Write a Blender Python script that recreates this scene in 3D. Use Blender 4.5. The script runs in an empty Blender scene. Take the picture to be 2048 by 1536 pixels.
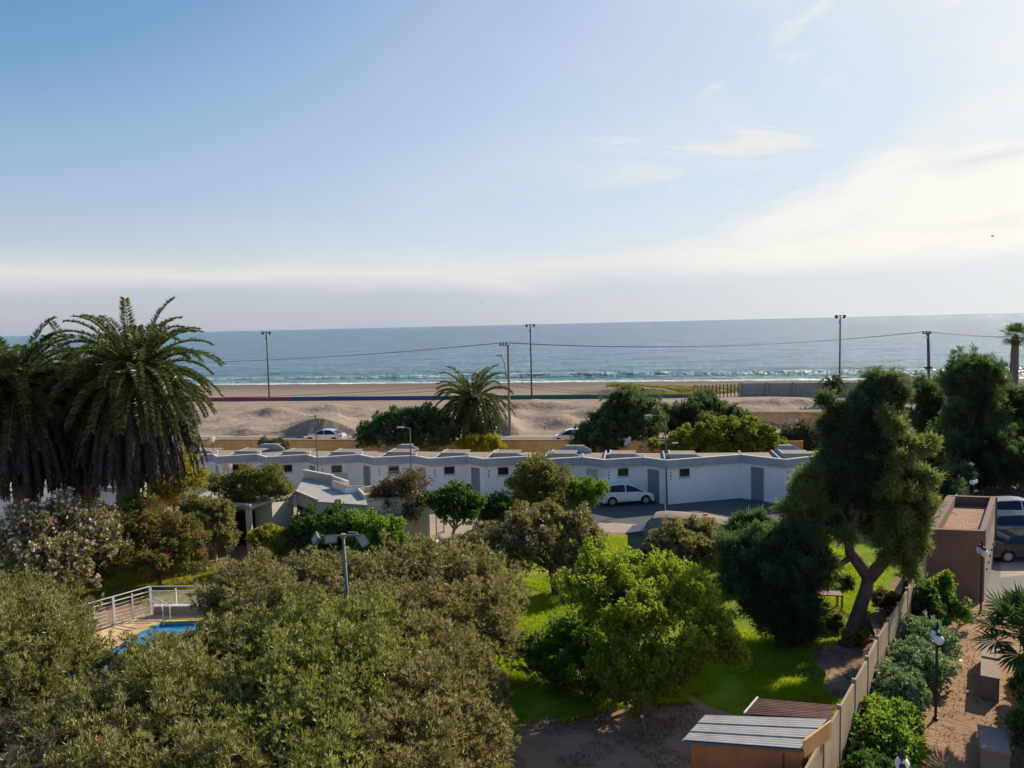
import bpy, bmesh, math, random
import numpy as np
from math import sin, cos, pi, radians, atan, sqrt
from mathutils import Vector, Matrix, noise

random.seed(7)
rng = np.random.default_rng(11)
scene = bpy.context.scene
COL = scene.collection

# ------------------------------------------------------------------ camera
H = 13.2
FPX = 1539.0
PITCH = atan(119/1539); ROLL = atan(.0228)
fwd = Vector((0, cos(PITCH), -sin(PITCH)))
up0 = Vector((0, sin(PITCH), cos(PITCH)))
r0 = Vector((1, 0, 0))
cr = r0*cos(ROLL) - up0*sin(ROLL)
cu = r0*sin(ROLL) + up0*cos(ROLL)
CAM = Vector((0, 0, H))
cd = bpy.data.cameras.new("camera")
cam = bpy.data.objects.new("camera", cd)
COL.objects.link(cam)
m = Matrix((cr, cu, -fwd)).transposed().to_4x4()
m.translation = CAM
cam.matrix_world = m
cd.sensor_width = 36; cd.lens = 36*FPX/2048
cd.clip_start = .1; cd.clip_end = 120000
scene.camera = cam

# measuring helpers: where a sight line of the survey photo meets a level or a depth
def ray(x, y):
    return fwd + cr*((x-1024)/FPX) - cu*((y-768)/FPX)
def G(x, y, z=0.0):
    d = ray(x, y); return CAM + d*((z-H)/d.z)
def P(x, y, Y):
    d = ray(x, y); return CAM + d*(Y/d.y)

# ------------------------------------------------------------------ sun and sky
SUN_AZ = radians(50.3)      # from +Y towards +X
SUN_EL = radians(32)
sdir = Vector((sin(SUN_AZ)*cos(SUN_EL), cos(SUN_AZ)*cos(SUN_EL), sin(SUN_EL)))
sl = bpy.data.lights.new("sun", 'SUN'); sl.energy = 4.7; sl.angle = radians(.5); sl.color = (1, .90, .74)
so = bpy.data.objects.new("sun", sl); COL.objects.link(so)
so.rotation_euler = sdir.to_track_quat('Z', 'Y').to_euler()

world = bpy.data.worlds.new("World"); scene.world = world; world.use_nodes = True
wt = world.node_tree; wt.nodes.clear()
def N(t, typ, **kw):
    n = t.nodes.new(typ)
    for k, v in kw.items():
        if k == 'ins':
            for a, b in v.items(): n.inputs[a].default_value = b
        else: setattr(n, k, v)
    return n
def math_(t, op, a, b=None, c=None, clamp=False):
    n = t.nodes.new('ShaderNodeMath'); n.operation = op; n.use_clamp = clamp
    for i, v in enumerate((a, b, c)):
        if v is None: continue
        if isinstance(v, (int, float)): n.inputs[i].default_value = v
        else: t.links.new(v, n.inputs[i])
    return n.outputs[0]
def mixc(t, fac, a, b, mode='MIX'):
    n = t.nodes.new('ShaderNodeMix'); n.data_type = 'RGBA'; n.blend_type = mode
    for i, v in ((0, fac), (6, a), (7, b)):
        if isinstance(v, (int, float)): n.inputs[i].default_value = v
        elif isinstance(v, tuple): n.inputs[i].default_value = (v + (1,))[:4]
        else: t.links.new(v, n.inputs[i])
    return n.outputs[2]
def ramp(t, fac, stops, interp='LINEAR'):
    n = t.nodes.new('ShaderNodeValToRGB'); e = n.color_ramp.elements
    n.color_ramp.interpolation = interp
    while len(e) < len(stops): e.new(.5)
    for el, (p, c) in zip(e, stops):
        el.position = p
        el.color = (c, c, c, 1) if isinstance(c, (int, float)) else (c + (1,))[:4]
    t.links.new(fac, n.inputs[0])
    return n.outputs[0]

sky = N(wt, 'ShaderNodeTexSky', sky_type='NISHITA', sun_disc=False)
sky.sun_elevation = SUN_EL; sky.sun_rotation = SUN_AZ
sky.altitude = 10; sky.air_density = 1.0; sky.dust_density = 1.6; sky.ozone_density = 1.6
tc = N(wt, 'ShaderNodeTexCoord')
sep = N(wt, 'ShaderNodeSeparateXYZ'); wt.links.new(tc.outputs['Generated'], sep.inputs[0])
dx, dy, dz = sep.outputs
zz = math_(wt, 'ADD', math_(wt, 'MAXIMUM', dz, 0.0), .06)
comb = N(wt, 'ShaderNodeCombineXYZ')
wt.links.new(math_(wt, 'DIVIDE', dx, zz), comb.inputs[0]); wt.links.new(math_(wt, 'DIVIDE', dy, zz), comb.inputs[1])
def wn(scale, detail, rough, vec, off=(0, 0, 0), sc=(1, 1, 1), dist=0.0):
    mp = N(wt, 'ShaderNodeMapping'); mp.inputs['Location'].default_value = off; mp.inputs['Scale'].default_value = sc
    wt.links.new(vec, mp.inputs['Vector'])
    n = N(wt, 'ShaderNodeTexNoise'); n.inputs['Scale'].default_value = scale; n.inputs['Detail'].default_value = detail
    n.inputs['Roughness'].default_value = rough; n.inputs['Distortion'].default_value = dist
    wt.links.new(mp.outputs[0], n.inputs['Vector']); return n.outputs[0]
# angle to the sun
dot = N(wt, 'ShaderNodeVectorMath', operation='DOT_PRODUCT'); wt.links.new(tc.outputs['Generated'], dot.inputs[0])
dot.inputs[1].default_value = tuple(sdir)
sund = dot.outputs['Value']
near = math_(wt, 'POWER', math_(wt, 'MAXIMUM', sund, 0.0), 5.0)         # wide brightening around the sun
# high wispy clouds
c1 = wn(.55, 8, .62, comb.outputs[0], (3.1, 1.7, 0), (1, 1.0, 1), .6)
c1 = ramp(wt, c1, [(.46, 0.0), (.62, 1.0)])
c2 = wn(.12, 4, .5, comb.outputs[0], (8, 2, 0))
c2 = ramp(wt, c2, [(.42, 0.0), (.66, 1.0)])
side = ramp(wt, math_(wt, 'MULTIPLY_ADD', dx, 1.0, .5), [(.30, 0.05), (1.0, 1.0)])
w3 = ramp(wt, wn(3.4, 9, .66, tc.outputs['Generated'], (2.3, .9, 1.1), (1.0, 1.0, 2.6), .8), [(.545, 0.0), (.66, 1.0)])
w4 = ramp(wt, wn(1.6, 3, .5, tc.outputs['Generated'], (6.3, .4, 1.1), (1.0, 1.0, 1.6), .3), [(.44, 0.0), (.56, 1.0)])
w3 = math_(wt, 'MULTIPLY', math_(wt, 'MULTIPLY', w3, w4), math_(wt, 'MULTIPLY', ramp(wt, dx, [(.05, 0.0), (.22, 1.0)]), ramp(wt, dz, [(.10, 0.0), (.2, 1.0)])))
wisp = math_(wt, 'ADD', math_(wt, 'MULTIPLY', math_(wt, 'MULTIPLY', c1, c2), side), w3, clamp=True)
# long flat bank just above the sea horizon
bankn = wn(1.0, 6, .55, tc.outputs['Generated'], (1.3, .2, 0), (2.6, 2.6, 16), .6)
el = math_(wt, 'ADD', dz, math_(wt, 'MULTIPLY', math_(wt, 'SUBTRACT', bankn, .5), .055))
el = math_(wt, 'SUBTRACT', el, math_(wt, 'MULTIPLY', math_(wt, 'MAXIMUM', dx, 0.0), .05))
band = ramp(wt, el, [(.0, .88), (.046, .86), (.064, .92), (.080, .50), (.100, .18), (.15, 0.0)])
band = math_(wt, 'MULTIPLY', band, ramp(wt, math_(wt, 'ADD', dx, .6), [(0.0, .85), (.55, 1.0)]))
bandlow = ramp(wt, el, [(.0, 1.0), (.040, .95), (.068, 0.0)])             # grey underside of the bank
# bright broken cloud sheet at the right, towards the sun
rc = wn(3.2, 8, .62, tc.outputs['Generated'], (.4, 2.2, 0), (1.2, 1.2, 4.5), .7)
rc2 = wn(9.0, 6, .6, tc.outputs['Generated'], (1.4, .2, .7), (1.2, 1.2, 4.0), .5)
upe = math_(wt, 'MULTIPLY_ADD', math_(wt, 'SUBTRACT', dx, .25), .30, .105)
upe = math_(wt, 'ADD', upe, math_(wt, 'MULTIPLY', math_(wt, 'SUBTRACT', rc, .5), .28))
upe = math_(wt, 'ADD', upe, math_(wt, 'MULTIPLY', math_(wt, 'SUBTRACT', rc2, .5), .06))
mk = ramp(wt, math_(wt, 'MULTIPLY_ADD', math_(wt, 'SUBTRACT', upe, dz), 8.0, .3, clamp=True), [(.15, 0.0), (.55, 1.0)])
lo_ = ramp(wt, math_(wt, 'SUBTRACT', dz, math_(wt, 'MULTIPLY', dx, .03)), [(.035, 0.0), (.060, 1.0)])
rcl = math_(wt, 'MULTIPLY', math_(wt, 'MULTIPLY', mk, lo_), ramp(wt, dx, [(.12, 0.0), (.34, .75), (.5, 1.0)]))
grey2 = ramp(wt, wn(2.2, 5, .55, tc.outputs['Generated'], (5.4, .2, 0), (1.2, 1.2, 9.0), .4), [(.50, 0.0), (.66, .8)])
grey2 = math_(wt, 'MULTIPLY', grey2, ramp(wt, dx, [(.35, 0.0), (.5, 1.0)]))
SKYGAIN = 1.0
# tone curve on the sky's radiance: lifts the blue, holds back the glare beside the sun
scl = N(wt, 'ShaderNodeVectorMath', operation='SCALE'); wt.links.new(sky.outputs[0], scl.inputs[0]); scl.inputs['Scale'].default_value = .045
crv = N(wt, 'ShaderNodeRGBCurve'); wt.links.new(scl.outputs[0], crv.inputs['Color'])
for ci, pts_ in enumerate((((.0745, .146), (.095, .26), (.1325, .395), (.19, .497), (.43, .66), (1, .95)), ((.1125, .298), (.14, .40), (.1775, .50), (.238, .60), (.4475, .73), (1, .97)), ((.174, .52), (.2535, .68), (.2985, .72), (.479, .80), (1, .97)))):
    cv = crv.mapping.curves[ci]
    for k, (px_, py_) in enumerate(pts_):
        if px_ < 1: cv.points.new(px_, py_)
        else: cv.points[-1].location = (px_, py_)
crv.mapping.extend = 'HORIZONTAL'; crv.mapping.update()
scl2 = N(wt, 'ShaderNodeVectorMath', operation='SCALE'); wt.links.new(crv.outputs[0], scl2.inputs[0]); scl2.inputs['Scale'].default_value = 9.2
skyc = scl2.outputs[0]
cloudc = mixc(wt, near, (6.6, 6.65, 6.4), (8.3, 8.1, 7.4))
greyc = mixc(wt, math_(wt, 'ADD', near, math_(wt, 'MULTIPLY', math_(wt, 'ADD', dx, .15), .9), clamp=True), (4.0, 4.4, 5.15), (6.4, 6.75, 6.95))
cb = mixc(wt, math_(wt, 'MULTIPLY', bandlow, .92), cloudc, greyc)
o1 = mixc(wt, math_(wt, 'MULTIPLY', wisp, .75, clamp=True), skyc, cloudc)
o2 = mixc(wt, band, o1, cb)
bright = mixc(wt, grey2, (8.2, 8.0, 7.2), (6.2, 6.3, 6.4))
o3 = mixc(wt, math_(wt, 'MULTIPLY', rcl, .78, clamp=True), o2, bright)
bg = N(wt, 'ShaderNodeBackground'); bg.inputs[1].default_value = .10
wt.links.new(o3, bg.inputs[0])
wo = N(wt, 'ShaderNodeOutputWorld'); wt.links.new(bg.outputs[0], wo.inputs[0])

vs = scene.view_settings
vs.view_transform = 'Standard'; vs.look = 'None'; vs.exposure = 0.30; vs.gamma = 1; vs.use_curve_mapping = False
scene.cycles.max_bounces = 8; scene.cycles.transparent_max_bounces = 4
scene.cycles.caustics_reflective = False; scene.cycles.caustics_refractive = False

# ------------------------------------------------------------------ materials
MATS = {}
def newmat(name):
    m = bpy.data.materials.new(name); m.use_nodes = True
    t = m.node_tree; b = t.nodes['Principled BSDF']
    MATS[name] = m
    return m, t, b
def tex(t, kind, scale, vec=None, **kw):
    n = t.nodes.new(kind)
    if 'Scale' in n.inputs: n.inputs['Scale'].default_value = scale
    for k, v in kw.items(): n.inputs[k].default_value = v
    if vec is not None: t.links.new(vec, n.inputs['Vector'])
    return n.outputs[0]
def ocoord(t, scale=(1, 1, 1)):
    c = t.nodes.new('ShaderNodeTexCoord'); mp = t.nodes.new('ShaderNodeMapping')
    mp.inputs['Scale'].default_value = scale
    t.links.new(c.outputs['Object'], mp.inputs['Vector']); return mp.outputs[0]
def bump(t, b, h, strength=.4, dist=.05):
    n = t.nodes.new('ShaderNodeBump'); n.inputs['Strength'].default_value = strength; n.inputs['Distance'].default_value = dist
    t.links.new(h, n.inputs['Height']); t.links.new(n.outputs[0], b.inputs['Normal']); return n
def simple(name, col, rough=.7, metal=0, var=.15, scale=3.0, bmp=.25, bscale=20, dirt=None, spec=.5, coat=0, dscale=.8, streak=0.0):
    m, t, b = newmat(name)
    v = ocoord(t)
    n = tex(t, 'ShaderNodeTexNoise', scale, v, Detail=6.0, Roughness=.65)
    lo = tuple(c*(1-var) for c in col); hi = tuple(min(1, c*(1+var)) for c in col)
    c = ramp(t, n, [(.3, lo), (.7, hi)])
    if dirt:
        n2 = tex(t, 'ShaderNodeTexNoise', dscale, v, Detail=8.0, Roughness=.7)
        c = mixc(t, ramp(t, n2, [(.5, 0.0), (.7, .7)]), c, dirt)
    if streak:     # rain streaks and worn patches
        v2 = ocoord(t, (1.6, 1.6, .3)); n3 = tex(t, 'ShaderNodeTexNoise', 1.0, v2, Detail=7.0, Roughness=.7)
        c = mixc(t, ramp(t, n3, [(.48, 0.0), (.70, streak)]), c, tuple(x*.5 for x in col))
    t.links.new(c, b.inputs['Base Color'])
    b.inputs['Roughness'].default_value = rough; b.inputs['Metallic'].default_value = metal
    b.inputs['Specular IOR Level'].default_value = spec; b.inputs['Coat Weight'].default_value = coat
    if bmp: bump(t, b, tex(t, 'ShaderNodeTexNoise', bscale, v, Detail=4.0), bmp, .02)
    return m

def foliage(name, dark, light, trans, tw=.38, rough=.5, spec=.35, tip=None):
    m, t, b = newmat(name)
    a = t.nodes.new('ShaderNodeAttribute'); a.attribute_name = 'hue'
    c = ramp(t, a.outputs['Fac'], [(0.0, dark), (1.0, light)] if tip is None else [(0.0, dark), (.68, light), (1.0, tip)])
    t.links.new(c, b.inputs['Base Color'])
    b.inputs['Roughness'].default_value = rough; b.inputs['Specular IOR Level'].default_value = spec
    tr = t.nodes.new('ShaderNodeBsdfTranslucent')
    tcx = ramp(t, a.outputs['Fac'], [(0.0, tuple(x*.7 for x in trans)), (1.0, trans)])
    t.links.new(tcx, tr.inputs[0])
    mx = t.nodes.new('ShaderNodeMixShader'); mx.inputs[0].default_value = tw
    out = t.nodes['Material Output']
    t.links.new(b.outputs[0], mx.inputs[1]); t.links.new(tr.outputs[0], mx.inputs[2]); t.links.new(mx.outputs[0], out.inputs[0])
    return m

simple('white_wall', (.79, .81, .82), .85, var=.05, scale=.6, bmp=.15, dirt=(.60, .63, .64), streak=.14)
simple('grey_fascia', (.34, .37, .42), .85, var=.10, scale=.8, bmp=.15, dirt=(.23, .245, .27), streak=.22)
simple('coping', (.60, .57, .52), .85, var=.12, scale=2)
simple('cream_wall', (.55, .52, .42), .85, var=.08, scale=.8, dirt=(.42, .39, .32), streak=.4)
simple('grey_door', (.20, .23, .25), .6, var=.06)
simple('steel_door', (.42, .45, .45), .6, var=.06)
simple('roof_gravel', (.30, .23, .17), .95, var=.22, scale=6, bmp=.5, dirt=(.22, .18, .15))
simple('roof_felt', (.36, .34, .31), .9, var=.10, scale=2, bmp=.2, dirt=(.28, .26, .24))
simple('roof_slab', (.24, .20, .165), .9, var=.15, scale=2, dirt=(.28, .24, .20))
simple('roof_upstand', (.33, .35, .38), .9, var=.10, scale=1.5, dirt=(.30, .31, .33))
simple('terracotta_trim', (.42, .20, .13), .9, var=.15)
simple('dark_glass', (.012, .016, .02), .15, var=.2, bmp=0, spec=.35)
simple('window_frame', (.45, .48, .50), .5, var=.05, bmp=0)
simple('ochre_wall', (.66, .38, .14), .9, var=.10, scale=1, dirt=(.50, .30, .14), streak=.5)
simple('orange_wall', (.46, .165, .055), .85, var=.12, scale=2, dirt=(.36, .13, .055), streak=.5)
simple('concrete_panel', (.38, .28, .185), .92, var=.14, scale=2, bmp=.3, dirt=(.22, .17, .125), streak=.5)
simple('concrete_light', (.36, .27, .19), .92, var=.12, scale=3, dirt=(.24, .20, .16))
simple('brown_render', (.19, .125, .095), .92, var=.10, scale=1.2, bmp=.3, dirt=(.12, .08, .06), streak=.5)
simple('dusty_roof', (.34, .19, .115), .95, var=.25, scale=2.5, bmp=.9, bscale=8, dirt=(.12, .06, .04), dscale=1.6)
simple('slat_metal', (.50, .44, .36), .6, var=.08)
simple('corrugated_zinc', (.38, .36, .33), .6, metal=.0, var=.14, scale=2, dirt=(.25, .21, .18), spec=.3)
simple('rusty_sheet', (.24, .11, .08), .8, var=.3, scale=2, dirt=(.14, .07, .055))
simple('asphalt', (.075, .078, .085), .9, var=.12, scale=2, bmp=.5, bscale=60, dirt=(.10, .095, .09), dscale=.25)
simple('asphalt_pale', (.17, .16, .145), .9, var=.12, scale=1.2, bmp=.4, bscale=50, dirt=(.13, .12, .11), dscale=.4)
simple('pavement', (.36, .28, .22), .92, var=.12, scale=1.5, bmp=.3, dirt=(.26, .22, .18))
simple('kerb', (.22, .23, .24), .9, var=.1)
simple('planter_brick', (.24, .17, .13), .9, var=.1, scale=3)
simple('planter_top', (.29, .22, .175), .9, var=.08, scale=3, bmp=.4, bscale=40)
simple('galvanised', (.13, .145, .15), .6, metal=.1, var=.08, bmp=0)
simple('dark_metal', (.03, .028, .03), .5, metal=.3, var=.1, bmp=0)
simple('rusty_pole', (.11, .07, .05), .8, var=.2, bmp=0)
simple('timber_pole', (.27, .22, .18), .9, var=.2, scale=5)
simple('white_paint', (.78, .78, .76), .45, var=.04, bmp=0)
simple('globe_white', (.82, .80, .76), .25, var=.03, bmp=0)
simple('lamp_glass', (.30, .28, .20), .2, var=.05, bmp=0)
simple('lamp_body', (.13, .15, .18), .5, var=.08, bmp=0)
simple('pool_deck', (.66, .48, .22), .8, var=.10, scale=2, dirt=(.50, .32, .16))
simple('deck_board', (.50, .32, .22), .85, var=.12, scale=3)
simple('pool_tile', (.05, .32, .55), .3, var=.1, scale=4)
simple('pool_coping', (.62, .46, .10), .7, var=.08, scale=3)
simple('red_paint', (.36, .06, .09), .8, var=.12, scale=1)
simple('blue_paint', (.04, .09, .22), .8, var=.12, scale=1)
simple('green_paint', (.04, .13, .09), .8, var=.12, scale=1)
simple('bark_dark', (.12, .085, .062), .95, var=.35, scale=5, bmp=.9, bscale=14)
simple('bark_palm', (.15, .11, .085), .95, var=.35, scale=5, bmp=.9, bscale=9)
simple('bark_pale', (.30, .26, .21), .9, var=.2, scale=4)
simple('dish_paint', (.55, .50, .46), .6, var=.08, bmp=0)
simple('timber', (.26, .16, .10), .8, var=.2, scale=4)
simple('car_silver', (.55, .60, .70), .28, metal=.55, var=.02, bmp=0, coat=.6)
simple('car_white', (.68, .73, .80), .3, metal=.2, var=.02, bmp=0, coat=.6)
simple('car_blue', (.10, .13, .22), .25, metal=.5, var=.02, bmp=0, coat=.8)
simple('car_black', (.012, .012, .018), .2, metal=.2, var=.02, bmp=0, coat=.9)
simple('tyre', (.02, .02, .02), .85, var=.1, bmp=0)
simple('rim', (.40, .41, .43), .35, metal=.8, var=.05, bmp=0)
simple('tail_light', (.35, .015, .02), .25, var=.05, bmp=0)
simple('head_light', (.70, .72, .75), .1, var=.03, bmp=0)
simple('camper_blue', (.06, .08, .11), .5, var=.06)
simple('camper_body', (.20, .22, .23), .8, var=.06)
simple('camper_roof', (.33, .265, .21), .95, var=.18, scale=2, dirt=(.20, .155, .12), spec=.1)
simple('grey_block_wall', (.34, .29, .26), .95, var=.12, scale=2, dirt=(.25, .21, .19))
simple('fruit_orange', (.55, .20, .03), .8, var=.2)
simple('bird_grey', (.06, .06, .065), .8, var=.1, bmp=0)
simple('thatch', (.16, .12, .10), .95, var=.25, scale=3)
simple('cable', (.03, .03, .03), .7, var=.1, bmp=0)
simple('flower_white', (.70, .58, .52), .8, var=.15, scale=6, bmp=0)
simple('flower_pink', (.62, .26, .24), .8, var=.2, scale=6, bmp=0)
simple('flower_red', (.52, .03, .06), .8, var=.2, scale=6, bmp=0)
simple('flower_orange', (.65, .12, .04), .8, var=.2, scale=6, bmp=0)

foliage('leaf_oleander', (.042, .062, .018), (.18, .185, .052), (.44, .44, .09), .40, .42, .4, (.60, .49, .29))  # tan end colours of the oleanders paint glints on their leaves
foliage('leaf_oleander_green', (.045, .07, .018), (.175, .19, .045), (.44, .47, .08), .42, .42, .4, (.50, .46, .20))
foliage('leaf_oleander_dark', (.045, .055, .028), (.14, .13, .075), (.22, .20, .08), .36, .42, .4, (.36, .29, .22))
foliage('leaf_oleander_pink', (.045, .058, .020), (.185, .175, .062), (.44, .41, .11), .40, .42, .4, (.62, .46, .32))
foliage('leaf_green', (.055, .10, .020), (.14, .22, .035), (.36, .55, .05), .46, .45)
foliage('leaf_bright', (.065, .11, .018), (.16, .22, .028), (.55, .70, .05), .50, .5, .3, (.34, .34, .06))
foliage('leaf_yellow', (.13, .14, .016), (.30, .28, .03), (.65, .62, .045), .45, .5)
foliage('leaf_dome', (.05, .08, .018), (.14, .185, .028), (.38, .46, .05), .45, .5, .3, (.24, .26, .04))
foliage('leaf_olive', (.075, .085, .028), (.20, .19, .06), (.38, .38, .08), .42, .5)
foliage('leaf_tamarisk', (.026, .048, .028), (.085, .13, .062), (.20, .30, .09), .40, .6, .2)
foliage('leaf_tamarisk_light', (.06, .09, .036), (.18, .215, .08), (.34, .43, .10), .44, .6, .2)
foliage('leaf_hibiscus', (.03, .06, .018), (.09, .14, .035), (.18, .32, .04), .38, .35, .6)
foliage('leaf_bronze', (.06, .048, .028), (.17, .13, .065), (.28, .22, .07), .36, .5)
foliage('leaf_variegated', (.12, .19, .07), (.42, .50, .30), (.34, .46, .15), .3, .4, .5)
foliage('frond_green', (.024, .038, .015), (.070, .088, .030), (.20, .25, .045), .32, .42, .4, (.24, .24, .09))
foliage('frond_dry', (.034, .035, .034), (.085, .078, .066), (.07, .065, .045), .15, .6, .3)
foliage('grass_blades', (.14, .21, .012), (.28, .36, .022), (.62, .76, .03), .45, .6, .2)
foliage('grass_dry', (.22, .19, .035), (.42, .34, .06), (.65, .55, .08), .4, .7, .2)
foliage('leaf_orange', (.20, .07, .02), (.36, .16, .04), (.45, .20, .05), .35, .6)
foliage('fan_green', (.02, .05, .02), (.055, .10, .038), (.12, .22, .05), .3, .75, .15)

# sand / soil of the one ground sheet
def mat_sand():
    m, t, b = newmat('sand')
    v = ocoord(t)
    n = tex(t, 'ShaderNodeTexNoise', .12, v, Detail=8.0, Roughness=.6)
    c = ramp(t, n, [(.3, (.27, .21, .162)), (.55, (.335, .26, .20)), (.75, (.38, .305, .24))])
    n2 = tex(t, 'ShaderNodeTexNoise', 1.3, v, Detail=8.0, Roughness=.7)
    c = mixc(t, ramp(t, n2, [(.45, 0.0), (.75, .5)]), c, (.25, .18, .135))
    # damp grey sand of the beach, beyond the dunes
    s = t.nodes.new('ShaderNodeSeparateXYZ'); t.links.new(v, s.inputs[0])
    sc = math_(t, 'ADD', s.outputs[1], math_(t, 'MULTIPLY', s.outputs[0], .18))
    sc = math_(t, 'ADD', sc, math_(t, 'MULTIPLY', n, 14.0))
    c = mixc(t, ramp(t, math_(t, 'MULTIPLY', sc, .004), [(.0, 0.0), (.53, 0.0), (.66, .85), (.76, 1.0)]), c, (.145, .115, .095))
    # wheel tracks and wrack lines along the beach
    mp = t.nodes.new('ShaderNodeMapping'); mp.inputs['Rotation'].default_value = (0, 0, .17); mp.inputs['Scale'].default_value = (.03, .7, 1)
    t.links.new(v, mp.inputs['Vector'])
    n3 = tex(t, 'ShaderNodeTexNoise', 1.0, mp.outputs[0], Detail=5.0, Roughness=.6)
    c = mixc(t, ramp(t, n3, [(.52, 0.0), (.62, .35)]), c, (.21, .16, .125))
    t.links.new(c, b.inputs['Base Color']); b.inputs['Roughness'].default_value = .95; b.inputs['Specular IOR Level'].default_value = .15
    h = math_(t, 'ADD', tex(t, 'ShaderNodeTexNoise', 1.8, v, Detail=6.0, Roughness=.65), math_(t, 'MULTIPLY', tex(t, 'ShaderNodeTexVoronoi', 1.4, v), .5))
    bump(t, b, h, .6, .22)
mat_sand()
def mat_soil():
    m, t, b = newmat('soil')
    v = ocoord(t)
    n = tex(t, 'ShaderNodeTexNoise', .5, v, Detail=8.0, Roughness=.6)
    c = ramp(t, n, [(.3, (.20, .125, .08)), (.7, (.40, .26, .165))])
    n2 = tex(t, 'ShaderNodeTexNoise', 2.2, v, Detail=6.0, Roughness=.7)
    c = mixc(t, ramp(t, n2, [(.55, 0.0), (.75, .6)]), c, (.06, .042, .03))
    t.links.new(c, b.inputs['Base Color']); b.inputs['Roughness'].default_value = .95; b.inputs['Specular IOR Level'].default_value = .15
    bump(t, b, tex(t, 'ShaderNodeTexNoise', 5.0, v, Detail=6.0, Roughness=.7), .7, .08)
mat_soil()
def mat_path():
    m, t, b = newmat('sandy_path')
    v = ocoord(t)
    n = tex(t, 'ShaderNodeTexNoise', .6, v, Detail=8.0, Roughness=.6)
    c = ramp(t, n, [(.3, (.36, .22, .12)), (.7, (.50, .32, .18))])
    n2 = tex(t, 'ShaderNodeTexNoise', 4.0, v, Detail=7.0, Roughness=.7)
    c = mixc(t, ramp(t, n2, [(.52, 0.0), (.72, .55)]), c, (.24, .13, .065))
    t.links.new(c, b.inputs['Base Color']); b.inputs['Roughness'].default_value = .95; b.inputs['Specular IOR Level'].default_value = .15
    h = tex(t, 'ShaderNodeTexNoise', 3.5, v, Detail=7.0, Roughness=.7)
    bump(t, b, h, 1.0, .16)
mat_path()
def mat_lawn():
    m, t, b = newmat('lawn_turf')
    v = ocoord(t)
    n = tex(t, 'ShaderNodeTexNoise', .35, v, Detail=6.0, Roughness=.6)
    c = ramp(t, n, [(.35, (.14, .22, .014)), (.54, (.23, .31, .018)), (.68, (.36, .31, .06))])
    n2 = tex(t, 'ShaderNodeTexNoise', 9.0, v, Detail=5.0, Roughness=.8)
    c = mixc(t, ramp(t, n2, [(.5, 0.0), (.7, .5)]), c, (.06, .12, .010))
    t.links.new(c, b.inputs['Base Color']); b.inputs['Roughness'].default_value = .9; b.inputs['Specular IOR Level'].default_value = .1
    bump(t, b, tex(t, 'ShaderNodeTexNoise', 14.0, v, Detail=4.0, Roughness=.8), .9, .10)
mat_lawn()
SHORE_S, SHORE_K = 189.0, .20
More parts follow.
